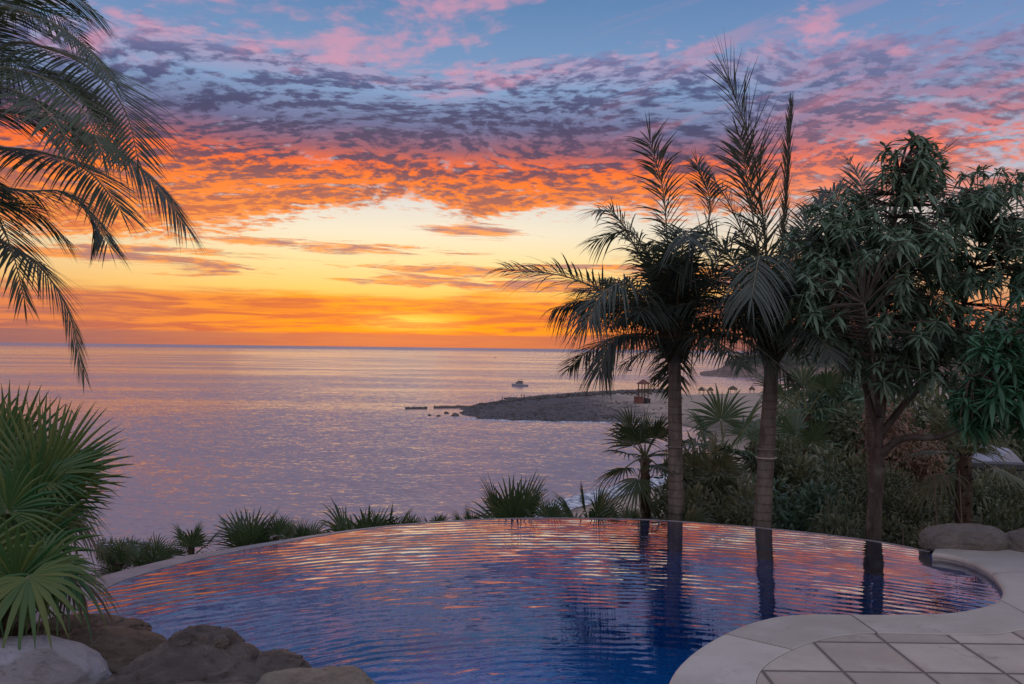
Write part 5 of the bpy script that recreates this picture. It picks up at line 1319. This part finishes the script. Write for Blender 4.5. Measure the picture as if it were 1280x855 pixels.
tpart('roof', 'roof_tile', roof)

# thatched beach shelters
for i, (px, py, hpx, wpx, lab) in enumerate([(877, 491.5, 10, 9, 'thatched beach shelter, leftmost of the row between the feather palm trunks'), (888, 491.5, 9, 8, 'thatched beach shelter close right of the leftmost one'),
        (916, 491.5, 10, 13, 'broad thatched beach shelter just left of the middle feather palm trunk'), (940, 490.5, 9, 8, 'thatched beach shelter touching the middle feather palm trunk'), (1045, 497, 13, 14, 'thatched beach shelter right of the middle feather palm, half hidden in shrubs')]):
    q = on_z(px, py, SEA + 1.2); gz = ground_z(q.x, q.y); k = q.y / F_PX; H_ = hpx * k; W_ = wpx * k / 2; root = empty('beach_shelter', Vector((q.x, q.y, gz)), lab, 'beach shelter', 'thatched shelters on the beach')
    n_ = 14; mb = MB(); rows = []
    for u, z_ in [(0.02, 1.0), (0.35, 0.90), (0.75, 0.72), (1.0, 0.55), (0.97, 0.50), (0.3, 0.70)]:
        rows.append([mb.vert((q.x + W_ * u * cos(2 * pi * a / n_), q.y + W_ * u * sin(2 * pi * a / n_), gz + H_ * (z_ - (0.03 * (a % 2) if u > 0.9 else 0)))) for a in range(n_)])
    for r1, r2 in zip(rows, rows[1:]):
        for a in range(n_): mb.face((r1[a], r1[(a + 1) % n_], r2[(a + 1) % n_], r2[a]))
    mb.build('thatch_roof', M['thatch'], root)
    for sx in (-0.6, 0.6):
        for sy in (-0.5, 0.5):
            m2 = MB(); m2.tube([(q.x + sx * W_, q.y + sy * W_, gz - 0.2), (q.x + sx * W_, q.y + sy * W_, gz + H_ * 0.68)], 0.09, 6); m2.build('post', M['wood'], root)
# trees on the headland
rnd = random.Random(31)
def far_tree(px, pytop, hpx, wpx, d, label, kind='round'):
    top_ = at_d(px, pytop, d); k = d / F_PX; H_ = hpx * k; W_ = wpx * k / 2; base = Vector((top_.x, top_.y, top_.z - H_))
    root = empty('headland_tree', base, label, 'tree', 'trees on the headland'); mb = MB()
    mb.tube([base - ZUP * 2, base + ZUP * H_ * 0.5, base + ZUP * H_ * 0.8 + Vector((0.2, 0, 0))], [0.28, 0.22, 0.14], 6); mb.build('trunk', M['wood'], root)
    lf = MB()
    lobes = [(base + Vector((rnd.uniform(-0.6, 0.6) * W_, rnd.uniform(-0.6, 0.6) * W_, H_ * rnd.uniform(0.6, 0.85))), rnd.uniform(0.3, 0.55) * W_) for _ in range(7)]
    for j in range(420):
        c, r = rnd.choice(lobes); v = Vector((rnd.gauss(0, 1), rnd.gauss(0, 1), rnd.gauss(0, 0.6))).normalized()
        blade(lf, c + v * r * rnd.random() ** 0.4, v + jit((0, 0, 0), 0.7, rnd), 0.9, 0.5, 0.3, ZUP, 2)
    lf.build('crown', M['far_tree'], root)
hd = on_z(900, 471, SEA).y + 60
adj = ['low round tree at the seaward end of the headland', 'small tree second from the seaward end of the headland', 'tree with a gap below its crown third from the seaward end of the headland', 'taller tree on the headland left of the middle palm trunk', 'broad tree on the headland beside the middle palm trunk', 'tree on the headland behind the middle palm trunk', 'tree on the headland just right of the middle palm trunk', 'round tree on the headland ridge above the shrubs', 'tree on the highest part of the headland behind the fronds', 'rightmost tree of the headland ridge']
for i, (px, pt, hp, wp) in enumerate([(922, 443, 8, 9), (932, 437, 13, 11), (940, 433, 16, 14), (950, 431, 17, 15), (962, 430, 18, 16), (975, 430, 17, 16), (988, 431, 16, 14), (1003, 429, 15, 16), (1022, 424, 16, 18), (1045, 420, 16, 18)]):
    far_tree(px, pt, hp, wp, hd, adj[i])
# wooded cover of the headland: one mass
lf = MB()
dl = bpy.data.objects['headland'].data; hv = [v.co.copy() for v in dl.vertices]
for k in range(5200):
    v = rnd.choice(hv)
    if v.z < SEA + 7: continue
    p = v + jit((0, 0, 0), 2.5, rnd); d = Vector((rnd.gauss(0, 1), rnd.gauss(0, 1), abs(rnd.gauss(0, 1)))).normalized()
    r = rnd.uniform(0.6, 2.0)
    for j in range(5): blade(lf, p + jit((0, 0, 0.6 * r), r * 0.8, rnd), d + jit((0, 0, 0), 0.8, rnd), 1.2, 0.8, 0.3, ZUP, 2)
stuff(lf.build('headland_scrub', M['far_tree']))
